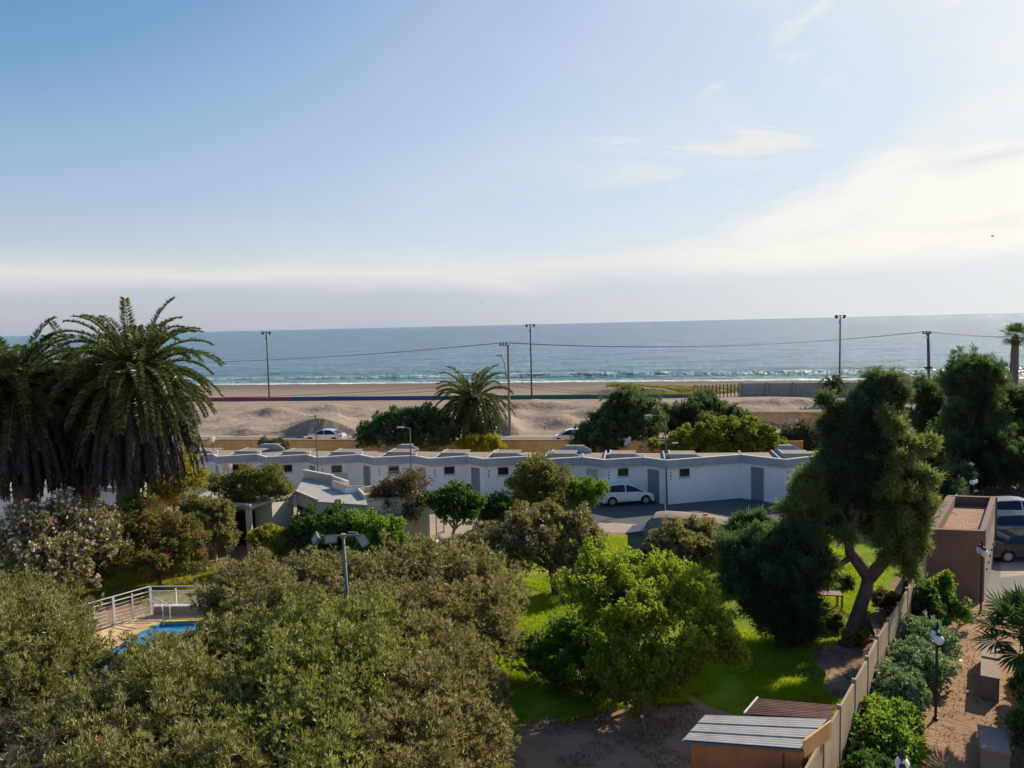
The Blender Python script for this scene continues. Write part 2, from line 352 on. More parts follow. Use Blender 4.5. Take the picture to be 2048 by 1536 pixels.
def mat_sea():
    m, t, b = newmat('sea_water')
    v = ocoord(t)
    s = t.nodes.new('ShaderNodeSeparateXYZ'); t.links.new(v, s.inputs[0])
    sc = math_(t, 'SUBTRACT', math_(t, 'ADD', s.outputs[1], math_(t, 'MULTIPLY', s.outputs[0], SHORE_K)), SHORE_S)   # metres off the shore
    far = ramp(t, math_(t, 'MULTIPLY', sc, 1/400.0), [(0.0, (.15, .32, .27)), (.07, (.07, .27, .30)), (.30, (.045, .23, .40)), (1.0, (.045, .20, .35))])
    mp = t.nodes.new('ShaderNodeMapping'); mp.inputs['Rotation'].default_value = (0, 0, .15); mp.inputs['Scale'].default_value = (.35, 1, 1)
    t.links.new(v, mp.inputs['Vector'])
    w1 = tex(t, 'ShaderNodeTexNoise', .55, mp.outputs[0], Detail=5.0, Roughness=.6)
    w2 = tex(t, 'ShaderNodeTexNoise', .10, mp.outputs[0], Detail=4.0, Roughness=.55)
    w3 = tex(t, 'ShaderNodeTexNoise', .022, mp.outputs[0], Detail=4.0, Roughness=.55)
    w5 = tex(t, 'ShaderNodeTexNoise', .30, v, Detail=3.0, Roughness=.6)
    far = mixc(t, ramp(t, w2, [(.44, 0.0), (.62, .75)]), far, (.006, .045, .085))  # dark streaks: shading of the wave slopes painted into the water colour
    far = mixc(t, ramp(t, w5, [(.50, 0.0), (.64, .55)]), far, (.006, .05, .09))  # finer streaks of the same painted wave shading
    far = mixc(t, ramp(t, w3, [(.45, 0.0), (.7, .4)]), far, (.05, .17, .22))
    # foam: a broken line on the breaker and a wash on the beach
    mf = t.nodes.new('ShaderNodeMapping'); mf.inputs['Rotation'].default_value = (0, 0, .197); mf.inputs['Scale'].default_value = (.05, .35, 1)
    t.links.new(v, mf.inputs['Vector'])
    f1 = tex(t, 'ShaderNodeTexNoise', 1.0, mf.outputs[0], Detail=6.0, Roughness=.65)
    mf2 = t.nodes.new('ShaderNodeMapping'); mf2.inputs['Rotation'].default_value = (0, 0, .197); mf2.inputs['Scale'].default_value = (.010, .02, 1)
    t.links.new(v, mf2.inputs['Vector'])
    f2 = tex(t, 'ShaderNodeTexNoise', 1.0, mf2.outputs[0], Detail=3.0, Roughness=.5)
    scn = math_(t, 'ADD', sc, math_(t, 'MULTIPLY', math_(t, 'SUBTRACT', f1, .5), 7.0))
    wash = ramp(t, math_(t, 'MULTIPLY', scn, 1/60.0), [(0.0, 1.0), (.04, 1.0), (.07, .2), (.24, .0), (.31, .0), (.37, .75), (.42, .0), (.55, 0.0)])
    brk = math_(t, 'MULTIPLY', wash, ramp(t, f1, [(.30, .35), (.52, 1.0)]))
    brk = math_(t, 'MULTIPLY', brk, ramp(t, f2, [(.25, .55), (.5, 1.0)]))
    c = mixc(t, brk, far, (.80, .82, .82))
    t.links.new(c, b.inputs['Base Color'])
    t.links.new(math_(t, 'MULTIPLY_ADD', brk, .6, .16), b.inputs['Roughness'])
    b.inputs['IOR'].default_value = 1.33; b.inputs['Specular IOR Level'].default_value = .22
    h = math_(t, 'ADD', math_(t, 'MULTIPLY', w1, 1.1), math_(t, 'MULTIPLY', w2, 1.8))
    h = math_(t, 'ADD', math_(t, 'ADD', h, math_(t, 'MULTIPLY', w5, 1.3)), math_(t, 'MULTIPLY', w3, 2.0))
    bump(t, b, h, 1.0, 2.6)
mat_sea()
def mat_pool():
    m, t, b = newmat('pool_water'); v = ocoord(t)
    b.inputs['Base Color'].default_value = (.03, .30, .55, 1); b.inputs['Roughness'].default_value = .08
    c = ramp(t, tex(t, 'ShaderNodeTexNoise', 2.5, v, Detail=4.0), [(.35, (.02, .17, .34)), (.65, (.06, .29, .44))])
    t.links.new(c, b.inputs['Base Color'])
    bump(t, b, tex(t, 'ShaderNodeTexNoise', 5.0, v, Detail=3.0), .3, .05)
mat_pool()

# ------------------------------------------------------------------ building helpers
def tag(o, label=None, cat=None, group=None, kind=None):
    if label: o['label'] = label
    if cat: o['category'] = cat
    if group: o['group'] = group
    if kind: o['kind'] = kind
    return o
def thing(name, label, cat, loc=(0, 0, 0), rz=0.0, group=None):
    o = bpy.data.objects.new(name, None); COL.objects.link(o)
    o.location = loc; o.rotation_euler = (0, 0, rz); o.empty_display_size = .3
    return tag(o, label, cat, group)
def wbase(parent):
    M = Matrix.Identity(4); chain = []
    p = parent
    while p is not None: chain.append(p); p = p.parent
    for p in reversed(chain):
        M = M @ Matrix.LocRotScale(p.location, p.rotation_euler, p.scale)
    return M
class MB:
    def __init__(s): s.v = []; s.f = []; s.mi = []
    def add(s, vs, fs, mi=0):
        n = len(s.v); s.v += [Vector(v) for v in vs]; s.f += [[i+n for i in f] for f in fs]; s.mi += [mi]*len(fs)
        return s
    def box(s, c, sz, rz=0.0, mi=0, taper=1.0):
        x, y, z = sz[0]/2, sz[1]/2, sz[2]/2; R = Matrix.Rotation(rz, 3, 'Z'); c = Vector(c)
        vs = []
        for k, q in ((-z, 1), (z, taper)):
            for a, b in ((-x, -y), (x, -y), (x, y), (-x, y)): vs.append(c + R @ Vector((a*q, b*q, k)))
        return s.add(vs, [[3, 2, 1, 0], [4, 5, 6, 7], [0, 1, 5, 4], [1, 2, 6, 5], [2, 3, 7, 6], [3, 0, 4, 7]], mi)
    def prism(s, poly, z0, z1, mi=0):
        n = len(poly); a = sum(poly[i][0]*poly[(i+1) % n][1]-poly[(i+1) % n][0]*poly[i][1] for i in range(n))
        if a < 0: poly = poly[::-1]
        zs0 = z0 if isinstance(z0, (list, tuple)) else [z0]*n
        zs1 = z1 if isinstance(z1, (list, tuple)) else [z1]*n
        vs = [(p[0], p[1], zs0[i]) for i, p in enumerate(poly)] + [(p[0], p[1], zs1[i]) for i, p in enumerate(poly)]
        fs = [list(range(n))[::-1], list(range(n, 2*n))] + [[i, (i+1) % n, n+(i+1) % n, n+i] for i in range(n)]
        return s.add(vs, fs, mi)
    def wallseg(s, a, b, th, z0, z1, mi=0, left=True):
        a = Vector((a[0], a[1])); b = Vector((b[0], b[1])); d = (b-a).normalized(); nrm = Vector((-d.y, d.x))*th*(1 if left else -1)
        return s.prism([tuple(a), tuple(b), tuple(b+nrm), tuple(a+nrm)], z0, z1, mi)
    def tube(s, pts, rad, n=8, mi=0, cap=True):
        pts = [Vector(p) for p in pts]
        if not isinstance(rad, (list, tuple)): rad = [rad]*len(pts)
        vs = []; fs = []
        for i, p in enumerate(pts):
            t = (pts[min(i+1, len(pts)-1)]-pts[max(i-1, 0)]).normalized()
            u = t.cross(Vector((0, 1, 0)) if abs(t.y) < .9 else Vector((1, 0, 0))).normalized(); w = t.cross(u)
            for k in range(n): vs.append(p + (u*cos(2*pi*k/n)+w*sin(2*pi*k/n))*rad[i])
        for i in range(len(pts)-1):
            for k in range(n): fs.append([i*n+k, i*n+(k+1) % n, (i+1)*n+(k+1) % n, (i+1)*n+k])
        if cap: fs += [list(range(n))[::-1], [len(vs)-n+k for k in range(n)]]
        return s.add(vs, fs, mi)
    def sphere(s, c, r, n=12, mi=0, sc=(1, 1, 1)):
        c = Vector(c); vs = [c+Vector((0, 0, r*sc[2]))]; fs = []; m_ = n//2
        for i in range(1, m_):
            for k in range(n):
                a = pi*i/m_; b = 2*pi*k/n
                vs.append(c+Vector((r*sin(a)*cos(b)*sc[0], r*sin(a)*sin(b)*sc[1], r*cos(a)*sc[2])))
        vs.append(c-Vector((0, 0, r*sc[2])))
        for k in range(n): fs.append([0, 1+k, 1+(k+1) % n])
        for i in range(m_-2):
            for k in range(n): fs.append([1+i*n+k, 1+(i+1)*n+k, 1+(i+1)*n+(k+1) % n, 1+i*n+(k+1) % n])
        L = len(vs)-1
        for k in range(n): fs.append([L, 1+(m_-2)*n+(k+1) % n, 1+(m_-2)*n+k])
        return s.add(vs, fs, mi)
    def build(s, name, mats, parent=None, local=False, smooth=False, bevel=0.0, kind=None):
        me = bpy.data.meshes.new(name)
        vs = s.v
        if parent is not None and not local:
            inv = wbase(parent).inverted(); vs = [inv @ v for v in vs]
        me.from_pydata([tuple(v) for v in vs], [], s.f)
        if isinstance(mats, str): mats = [mats]
        for m_ in mats: me.materials.append(MATS[m_])
        me.polygons.foreach_set('material_index', s.mi)
        if smooth: me.polygons.foreach_set('use_smooth', [True]*len(s.f))
        me.update()
        o = bpy.data.objects.new(name, me); COL.objects.link(o)
        if parent is not None: o.parent = parent
        if bevel:
            bm = bmesh.new(); bm.from_mesh(me)
            ed = [e for e in bm.edges if len(e.link_faces) == 2 and e.calc_face_angle(0) > .5]
            bmesh.ops.bevel(bm, geom=ed, offset=bevel, segments=2, affect='EDGES', clamp_overlap=True)
            bm.to_mesh(me); bm.free()
        if kind: o['kind'] = kind
        return o
def box(name, mat, parent, c, sz, rz=0, bevel=0.0, local=False):
    return MB().box(c, sz, rz).build(name, mat, parent, local=local, bevel=bevel)
def struct(o): o['kind'] = 'structure'; return o
def copy_tree(o, parent=None):
    c = o.copy(); COL.objects.link(c); c.parent = parent
    for ch in list(o.children): copy_tree(ch, c)
    return c
def sheet(name, mat, poly, z, jitter=0.0, step=.6):
    pts = []
    n = len(poly)
    for i in range(n):
        a = Vector(poly[i]).to_2d(); b = Vector(poly[(i+1) % n]).to_2d(); L = (b-a).length; k = max(1, int(L/step)) if jitter else 1
        for j in range(k):
            p = a.lerp(b, j/k)
            if jitter:
                q = noise.noise_vector(Vector((p.x*.9, p.y*.9, 3.3)))*jitter
                p = p + Vector((q.x, q.y))
            pts.append((p.x, p.y, z))
    me = bpy.data.meshes.new(name)
    bm = bmesh.new(); vs = [bm.verts.new(p) for p in pts]; f = bm.faces.new(vs)
    bm.normal_update()
    if f.normal.z < 0: bmesh.ops.reverse_faces(bm, faces=[f])
    bmesh.ops.triangulate(bm, faces=bm.faces[:])
    bm.to_mesh(me); bm.free(); me.materials.append(MATS[mat])
    o = bpy.data.objects.new(name, me); COL.objects.link(o); return struct(o)

# ------------------------------------------------------------------ leaves
def leafmesh(name, mat, tips, axes, per, L, W, spread, parent, seed=0, clump=None, kind=None, droop=0.0, hue0=.5, hv=.35, jit=.0):
    r = np.random.default_rng(seed+101)
    n = len(tips)*per
    T = np.repeat(tips, per, 0); A = np.repeat(axes, per, 0)
    D = A + spread*r.normal(size=(n, 3)); D[:, 2] -= droop
    D /= np.linalg.norm(D, axis=1)[:, None]+1e-9
    if jit: T = T + r.normal(size=(n, 3))*jit
    S = np.cross(D, r.normal(size=(n, 3))); S /= np.linalg.norm(S, axis=1)[:, None]+1e-9
    ll = (L*(.65+.7*r.random(n)))[:, None]; ww = (W*(.7+.6*r.random(n)))[:, None]
    a = T; b = T + D*ll*.5 + S*ww*.5; c = T + D*ll; d = T + D*ll*.5 - S*ww*.5
    V = np.stack([a, b, c, d], 1).reshape(-1, 3)
    M = np.array(wbase(parent).inverted()) if parent is not None else np.eye(4)
    V = V @ M[:3, :3].T + M[:3, 3]
    hue = np.repeat(clump if clump is not None else np.full(len(tips), hue0), per) + r.normal(size=n)*hv*.6
    hue = np.clip(hue, 0, 1)
    me = bpy.data.meshes.new(name)
    me.vertices.add(4*n); me.vertices.foreach_set('co', V.astype(np.float32).ravel())
    me.loops.add(4*n); me.loops.foreach_set('vertex_index', np.arange(4*n, dtype=np.int32))
    me.polygons.add(n); me.polygons.foreach_set('loop_start', np.arange(0, 4*n, 4, dtype=np.int32))
    at = me.attributes.new('hue', 'FLOAT', 'FACE'); at.data.foreach_set('value', hue.astype(np.float32))
    me.materials.append(MATS[mat]); me.update()
    o = bpy.data.objects.new(name, me); COL.objects.link(o)
    if parent is not None: o.parent = parent
    if kind: o['kind'] = kind
    return o

def unit(r, n):
    v = r.normal(size=(n, 3)); return v/np.linalg.norm(v, axis=1)[:, None]
def clumps(blobs, ntips, seed, ksub=26, sub=(.22, .40), up=.35, inner=.22, plume=0.0, radr=(.50, 1.10)):
    """blobs: list of (centre, (rx,ry,rz)); tips sit on many small lumps spread over each blob"""
    r = np.random.default_rng(seed)
    area = np.array([b[1][0]*b[1][1]+b[1][1]*b[1][2]+b[1][0]*b[1][2] for b in blobs]); area = area/area.sum()
    T = []; A = []; Cc = []
    for (c, R), w in zip(blobs, area):
        c = np.array(c); R = np.array(R)
        n = int(ntips*w)
        if n < 4: continue
        u = unit(r, ksub); u[:, 2] = np.where(u[:, 2] < -.35, -u[:, 2]*.6, u[:, 2])
        rad = radr[0]+(radr[1]-radr[0])*r.random(ksub)
        sc = c + u*R*rad[:, None]
        sr = (sub[0]+(sub[1]-sub[0])*r.random(ksub))*R.mean()
        hu = r.random(ksub)
        k = r.integers(0, ksub, n)
        v = unit(r, n); q = (.45+.6*r.random(n))
        t = sc[k] + v*sr[k][:, None]*q[:, None]
        if plume:     # stretch each lump into a spray that points out and up
            pd = u*.7+r.normal(size=(ksub, 3))*.35; pd[:, 2] += .55; pd /= np.linalg.norm(pd, axis=1)[:, None]
            al = (v*pd[k]).sum(1)
            t = sc[k] + (v*(1-.35*plume)+pd[k]*(al*(1.1*plume))[:, None])*sr[k][:, None]*q[:, None]
        ax = v*.7 + (u*R/R.mean())[k]*.5; ax[:, 2] += up
        inn = r.random(n) < inner
        vi = unit(r, n)*(.9*r.random(n)**.4)[:, None]
        t[inn] = (c + vi*R*.9)[inn]; ax[inn] = vi[inn]+np.array([0, 0, up])
        ax /= np.linalg.norm(ax, axis=1)[:, None]+1e-9
        t = np.array([[1, 1, 1]])*t
        keep = t[:, 2] > .03
        T.append(t[keep]); A.append(ax[keep]); Cc.append((.25+.5*hu[k])[keep])
    return np.concatenate(T), np.concatenate(A), np.concatenate(Cc)

def limbs(mb, base, targets, r, fork=.35, wig=.06, seed=0):
    rr = random.Random(seed); base = Vector(base)
    cen = sum((Vector(t) for t in targets), Vector())/len(targets)
    fk = base.lerp(cen, fork)
    pts = [base-Vector((0, 0, .1)), base.lerp(fk, .3)+Vector((rr.uniform(-wig, wig), rr.uniform(-wig, wig), 0)), base.lerp(fk, .7)+Vector((rr.uniform(-wig, wig), rr.uniform(-wig, wig), 0)), fk]
    mb.tube(pts, [r*1.3, r, r*.9, r*.8], 9)
    for t in targets:
        t = Vector(t); mid = fk.lerp(t, .5)+Vector((rr.uniform(-1, 1), rr.uniform(-1, 1), rr.uniform(-.3, .6)))*(t-fk).length*.12
        mb.tube([fk-Vector((0, 0, .05)), fk.lerp(mid, .5), mid, t], [r*.62, r*.5, r*.36, r*.12], 6)
    return mb

def px_blob(x, y, rp, Y, asp=(1, 1, 1)):
    """blob seen at survey point x,y with radius rp (survey px) at distance Y"""
    r_ = rp*Y/FPX; return (tuple(P(x, y, Y)), (r_*asp[0], r_*asp[1], r_*asp[2]))

def tree(name, label, cat, base, blobs, mat, tips=4000, per=5, L=.12, W=.05, spread=.8, seed=1, up=.35, trunk=.12, bark='bark_dark', droop=0.0, ksub=26, sub=(.22, .40), inner=.22, fork=.35, group=None, flowers=None, jit=0.0, hv=.35, notrunk=False, plume=0.0, radr=(.50, 1.10)):
    t = thing(name, label, cat, base, group=group)
    T, A, Cc = clumps(blobs, tips, seed, ksub, sub, up, inner, plume, radr)
    leafmesh('crown', mat, T, A, per, L, W, spread, t, seed, Cc, droop=droop, hv=hv, jit=jit)
    if not notrunk:
        mb = MB(); limbs(mb, base, [b[0] for b in blobs][:9], trunk, fork, seed=seed); mb.build('trunk', bark, t, smooth=True)
    if flowers:
        for fm, cnt, fs, reg in flowers:
            r = np.random.default_rng(seed+5)
            sel = np.arange(len(T))
            if reg is not None: sel = np.array([i for i in sel if reg(T[i])])
            if len(sel) == 0: continue
            sel = r.choice(sel, min(cnt, len(sel)), replace=False)
            FT = T[sel]+A[sel]*L*.9
            leafmesh('blossoms', fm, FT, A[sel], 6, fs, fs*.9, .9, t, seed+9, kind='stuff')
    return t

# ------------------------------------------------------------------ ground, sea
def sm(a, b, x):
    t = min(1, max(0, (x-a)/(b-a))); return t*t*(3-2*t)
MOUNDS = []
for (x, y, wpx, hh, k) in ((628, 874, 68, 1.9, 3.2), (545, 832, 45, .9, 2.6), (640, 826, 48, .9, 2.6), (480, 872, 40, .7, 3), (1070, 822, 60, 1.0, 3), (1120, 856, 48, 1.2, 3), (1000, 868, 34, 2.0, 3),
                        (1235, 788, 70, 1.0, 4), (1310, 784, 110, .45, 5), (760, 852, 60, .7, 4), (1580, 812, 120, .6, 4), (860, 846, 60, .8, 4), (1205, 840, 60, 1.2, 4)):
    g = G(x, y, 1.3); MOUNDS.append((g.x, g.y, wpx*g.y/FPX, hh, k))
def terrain(x, y):
    s = y + .16*x
    if s < 68: return 0.0
    z = 1.15*sm(68, 73, s)
    if s > 83:
        a = sm(83, 88, s)*(1-sm(110, 119, s))
        n = noise.fractal(Vector((x*.10, y*.13, 1.7)), 1.0, 2.0, 5)
        n2 = noise.fractal(Vector((x*.45, y*.5, 5.1)), .8, 2.1, 4)
        z += a*(.15+.55*n+.22*n2)
        for (mx, my, w, hh, k) in MOUNDS:
            ddx = (x-mx)/w
            if abs(ddx) > 3: continue
            e = math.exp(-ddx**2*.9)
            ds = (y-my)+.16*(x-mx) + noise.noise(Vector((x*.35, y*.1, 9.)))*.8
            z += 1.0*hh*e*sm(-.9, 1.6, ds)*(1-sm(k, k*5, ds))
    z2 = y + SHORE_K*x
    if s > 128:
        z = z + (.0 + .06*noise.noise(Vector((x*.2, y*.2, 0))))*(1-sm(150, 170, s))
    # fall to the sea
    z -= 2.15*sm(135, SHORE_S, z2) if z2 < SHORE_S else 2.15+ (z2-SHORE_S)*.05
    return max(z, -9.0)
xs = sorted(set([-30000, -8000, -2500, -900, -500, -350] + [round(-260+i*6, 2) for i in range(34)] + [round(-58+i*.55, 2) for i in range(240)] + [round(75+i*6, 2) for i in range(35)] + [350, 500, 900, 2500, 8000, 30000]))
ys = sorted(set([-30000, -3000, -300, -40, 0, 20, 40, 55] + [round(62+i*.5, 2) for i in range(150)] + [round(138+i*2.0, 2) for i in range(60)] + [270, 320, 400, 600, 1500, 9000, 60000]))
gv = []; gf = []; gm = []
for y in ys:
    for x in xs: gv.append((x, y, terrain(x, y)))
nx = len(xs)
for j in range(len(ys)-1):
    for i in range(nx-1):
        gf.append((j*nx+i, j*nx+i+1, (j+1)*nx+i+1, (j+1)*nx+i)); gm.append(0 if ys[j]+.16*xs[i] < 70 and abs(xs[i]) < 400 and ys[j] > -100 else 1)
me = bpy.data.meshes.new('ground'); me.from_pydata(gv, [], gf); me.materials.append(MATS['soil']); me.materials.append(MATS['sand'])
me.polygons.foreach_set('material_index', gm); me.polygons.foreach_set('use_smooth', [True]*len(gf)); me.update()
ground = bpy.data.objects.new('ground', me); COL.objects.link(ground); struct(ground)

def build_sea():
    rows = [0.0]; d = 0.0
    while d < 60000:
        st = .7 if d < 46 else max(1.2, d*.035)
        d += st; rows.append(d)
    cols = np.linspace(-1.6, 1.6, 241)
    V = []; F = []
    for d in rows:
        for c in cols:
            x = c*(190+d*1.05); y = SHORE_S - 4 + d - SHORE_K*x
            z = -1.0
            if d > 60: x_ = x
            off = d-4
            # breaker ridge
            wob = 2.2*noise.noise(Vector((x*.02, 0, 2.2)))+.8*noise.noise(Vector((x*.11, 0, 4.2)))
            amp = .95*sm(-95, 30, x)*(0.75+.5*noise.noise(Vector((x*.03, 3, 0)))) + .30
            q = off-(21+wob)
            ridge = math.exp(-(q/1.1)**2) if q < 0 else math.exp(-(q/3.6)**2)
            z += amp*ridge
            q = off-(8+wob*.7); z += .18*math.exp(-(q/1.2)**2)
            q = off-(42+wob*2); z += .35*math.exp(-(q/3.)**2)
            if off > 5: z += .10*noise.noise(Vector((x*.15, y*.4, 0)))*min(1, off/20)*(1 if d < 400 else 0)
            V.append((x, y, z))
    n = len(cols)
    for j in range(len(rows)-1):
        for i in range(n-1): F.append((j*n+i, j*n+i+1, (j+1)*n+i+1, (j+1)*n+i))
    me = bpy.data.meshes.new('sea'); me.from_pydata(V, [], F); me.materials.append(MATS['sea_water'])
    me.polygons.foreach_set('use_smooth', [True]*len(F)); me.update()
    o = bpy.data.objects.new('sea', me); COL.objects.link(o); struct(o)
build_sea()

def roadstrip(name, mat, s0, s1, x0, x1, z):
    return sheet(name, mat, [(x0, s0-.16*x0), (x1, s0-.16*x1), (x1, s1-.16*x1), (x0, s1-.16*x0)], z)
roadstrip('coast_road', 'asphalt_pale', 75.2, 81.5, -120, 140, 1.16)
roadstrip('coast_pavement', 'pavement', 81.5, 83.2, -120, 140, 1.18)

# garden ground sheets
def g2(*pts): return [tuple(G(x, y))[:2] for x, y in pts]
sheet('lawn', 'lawn_turf', [(-40, 36), (-19.5, 37.2), (-14, 36.3), (-8, 34), (-6, 27), (-1.5, 24.2), (1.4, 25.0), (3.6, 26.2), (6.0, 26.2), (7.6, 24.6), (9.6, 24.2), (12.2, 30.0), (17.6, 35.5), (21.5, 41.0), (20, 46.0), (12, 46.5), (5.0, 47.0), (-2.5, 45.4), (-6, 42.2), (-12, 41.8), (-17, 42.8), (-25, 44), (-40, 46)], .008, .75)
sheet('parking_asphalt', 'asphalt', [(2.5, 50.2), (6.3, 50.0), (8.5, 49.2), (12, 49.8), (16, 49.8), (22.5, 48.5), (21.4, 55.5), (17.0, 56.6), (10.6, 55.9), (2.0, 57.2)], .008)
sheet('pavement', 'pavement', [(-7, 46.6), (-2.5, 46.2), (5.0, 47.6), (12, 47.2), (24, 46.5), (24, 48.2), (16, 50.4), (12, 50.4), (8.5, 49.8), (6.3, 50.6), (2.5, 50.8), (2.0, 57.9), (-24, 61.5), (-24, 54)], .004)
sheet('garden_path', 'pavement', [(-2, 38.2), (1.2, 39.0), (3.0, 39.9), (3.0, 40.8), (0.6, 39.9), (-2, 39.1)], .012)
sheet('sandy_path', 'sandy_path', [(4, 10), (30, 10), (30, 36), (21.9, 35.0), (18.6, 34.8), (14.6, 28.8), (11.4, 24.3), (9.6, 21.8), (7.2, 18.4)], .008)
sheet('driveway', 'asphalt_pale', [(21.3, 34.0), (30, 30), (60, 40), (60, 80), (41, 66), (33.7, 55.5), (26.2, 43.6)], .012)
dw = sheet('service_yard', 'pavement', [(24.2, 37.6), (25.6, 37.9), (30.5, 42.3), (27.6, 42.5), (26.4, 41.0)], .016)

# kerb and footway at the foot of the bungalows
kb = MB()
kp = [G(1304, 1003), G(1338, 1008), G(1483, 995), G(1570, 1001)]
for a, b in zip(kp[:-1], kp[1:]): kb.wallseg(a, b, 2.4, -.05, .14)
struct(kb.build('kerb', 'kerb'))

# ------------------------------------------------------------------ bungalows
ROOF = 3.3
def zig(x, y): p = G(x, y, ROOF); return Vector((p.x, p.y))
corners = [zig(433, 913), zig(512, 908), zig(532, 914), zig(612, 909), zig(632, 915), zig(717, 909), zig(747, 915), zig(827, 911), zig(859, 917), zig(934, 912), zig(967, 917.5),
           zig(1050, 913), zig(1085, 918.5), zig(1164, 914), zig(1209, 919.5), zig(1286, 914.5), zig(1334, 920.5), zig(1481, 909), zig(1571, 919), zig(1661, 909), zig(1700, 915)]
step = Vector((-4.05, .66))
for k in range(3):   # the row goes on behind the palms
    n0 = corners[0]; corners = [n0+step, n0+step+Vector((3.2, .7)) ] + corners
BD = Vector((.158, .987)); BX = Vector((.987, -.158))
where = ['hidden behind the big date palms, leftmost of the row', 'half hidden behind the palm skirts, second from the left', 'beside the hanging palm skirt', 'with a dish in front, next to the palms',
         'right behind the round olive tree', 'behind the thin bare mast, electric box on its wall', 'with an open window, above the grey flat roof', 'behind the curved street lamp and the bare twiggy tree',
         'above the red hibiscus trees', 'mostly hidden by the round green tree', 'behind the parked white hatchback', 'with a long blank wall, widest of the row', 'at the right end beside the tall dark tamarisk', 'end unit']
def off(a, b, t):
    d = (b-a).normalized(); return Vector((-d.y, d.x))*t
nb = (len(corners)-1)//2
for i in range(nb):
    A, B, C_ = corners[2*i], corners[2*i+1], corners[2*i+2]
    t = thing('bungalow', 'white flat-roofed bungalow unit '+where[i], 'bungalow', (A.x, A.y, 0), group='attached white bungalows in a row')
    ins = .34; dep = 5.2
    Ai = A + BD*ins; Bi = B + BD*ins*.6; Ci = C_ + BD*ins
    gap = .02
    backL = A+BD*dep; backR = C_+BD*dep
    # outer walls (long front, short front with the door, back)
    w = MB()
    L1 = (Bi-Ai).length; d1 = (Bi-Ai).normalized(); n1 = Vector((-d1.y, d1.x))
    wx = .95 if i != 9 else .8; ww = .88; z0w, z1w = 1.90, 2.58
    wx = min(wx, L1-ww-.3)
    P0 = lambda s: Ai + d1*s
    w.wallseg(P0(0), P0(wx), .15, 0, 2.72); w.wallseg(P0(wx+ww), P0(L1), .15, 0, 2.72)
    w.wallseg(P0(wx), P0(wx+ww), .15, 0, z0w); w.wallseg(P0(wx), P0(wx+ww), .15, z1w, 2.72)
    d2 = (Ci-Bi).normalized(); L2 = (Ci-Bi).length; n2 = Vector((-d2.y, d2.x))
    dw_ = min(1.0, L2-.16); ds_ = (L2-dw_)*.35
    Q = lambda s: Bi + d2*s
    w.wallseg(Q(0), Q(ds_), .15, 0, 2.72); w.wallseg(Q(ds_+dw_), Q(L2), .15, 0, 2.72); w.wallseg(Q(ds_), Q(ds_+dw_), .15, 2.45, 2.72)
    if i == 0: w.wallseg(Ai+BD*.002, backL, .15, 0, 2.72, left=False)
    if i == nb-1: w.wallseg(Ci+BD*.002, backR, .15, 0, 2.72)
    MB().wallseg(backR, backL, .15, 0, 2.9).build('back_wall', 'white_wall', t)
    w.build('wall', 'white_wall', t)
    # door deep in the short wall
    MB().wallseg(Q(ds_)+n2*.11, Q(ds_+dw_)+n2*.11, .03, 0.02, 2.45).build('door', 'grey_door' if i % 3 else 'steel_door', t)
    # window: frame, glass
    f = MB()
    for (a_, b_, u, v) in ((0, ww, z0w, z0w+.07), (0, ww, z1w-.06, z1w), (0, .06, z0w+.07, z1w-.06), (ww-.06, ww, z0w+.07, z1w-.06)):
        f.wallseg(P0(wx+a_)-n1*.03, P0(wx+b_)-n1*.03, .12, u, v)
    fo = f.build('window', 'window_frame', t)
    MB().wallseg(P0(wx+.06)+n1*.04, P0(wx+ww-.06)+n1*.04, .02, z0w+.07, z1w-.06).build('pane', 'dark_glass', fo)
    MB().wallseg(P0(wx-.04)-n1*.06, P0(wx+ww+.04)-n1*.06, .06, z0w-.07, z0w-.003).build('sill', 'window_frame', fo)
    if i in (6, 12):   # tilted open sash
        a_ = P0(wx+.1)-n1*.04; b_ = P0(wx+ww-.1)-n1*.04; o_ = -n1*.22
        s = MB()
        for (u, v) in ((0, .04), (.3, .34)):
            k0 = u/.34; k1 = v/.34
            s.add([(a_.x+o_.x*k0, a_.y+o_.y*k0, z1w-.1-u), (b_.x+o_.x*k0, b_.y+o_.y*k0, z1w-.1-u), (b_.x+o_.x*k1, b_.y+o_.y*k1, z1w-.1-v), (a_.x+o_.x*k1, a_.y+o_.y*k1, z1w-.1-v)], [[0, 1, 2, 3]])
        s.build('sash', 'window_frame', fo)
    # house number plate marks
    for k in range(3):
        c_ = P0(.30)-n1*.015; MB().box((c_.x, c_.y, 2.3-k*.22), (.09, .02, .12), math.atan2(d1.y, d1.x)).build('number_mark', 'lamp_body', t)
    # fascia: deep parapet band that overhangs the wall
    fa = MB()
    fa.wallseg(A, B-d1*.0, .18, 2.70, ROOF-.05); fa.wallseg(B, C_, .18, 2.705, ROOF-.055)
    fa.prism([tuple(A+BD*.182), tuple(B+BD*.182), tuple(C_+BD*.182), tuple(C_+BD*.6), tuple(B+BD*.9), tuple(A+BD*.6)], 2.722, 2.80)
    fa.build('fascia', 'grey_fascia', t)
    co = MB(); co.wallseg(A, B, .22, ROOF-.049, ROOF+.004); co.wallseg(B, C_, .22, ROOF-.053, ROOF)
    co.build('coping', 'coping', t)
    # flat roof and the stepped parapets behind
    MB().prism([tuple(A+BD*.24), tuple(B+BD*.24), tuple(C_+BD*.24), tuple(backR), tuple(backL)], 2.82, 2.93).build('roof', 'roof_gravel', t)
    up = MB()
    c0 = A+BD*.24
    up.wallseg(C_+BD*1.2-BX*.02, backR-BX*.02, .12, 2.90, 3.12)                       # party parapet
    s0 = A + BD*2.3 + BX*.25; s1 = A + BD*2.3 + BX*2.25
    z = 3.30
    sgn = .12
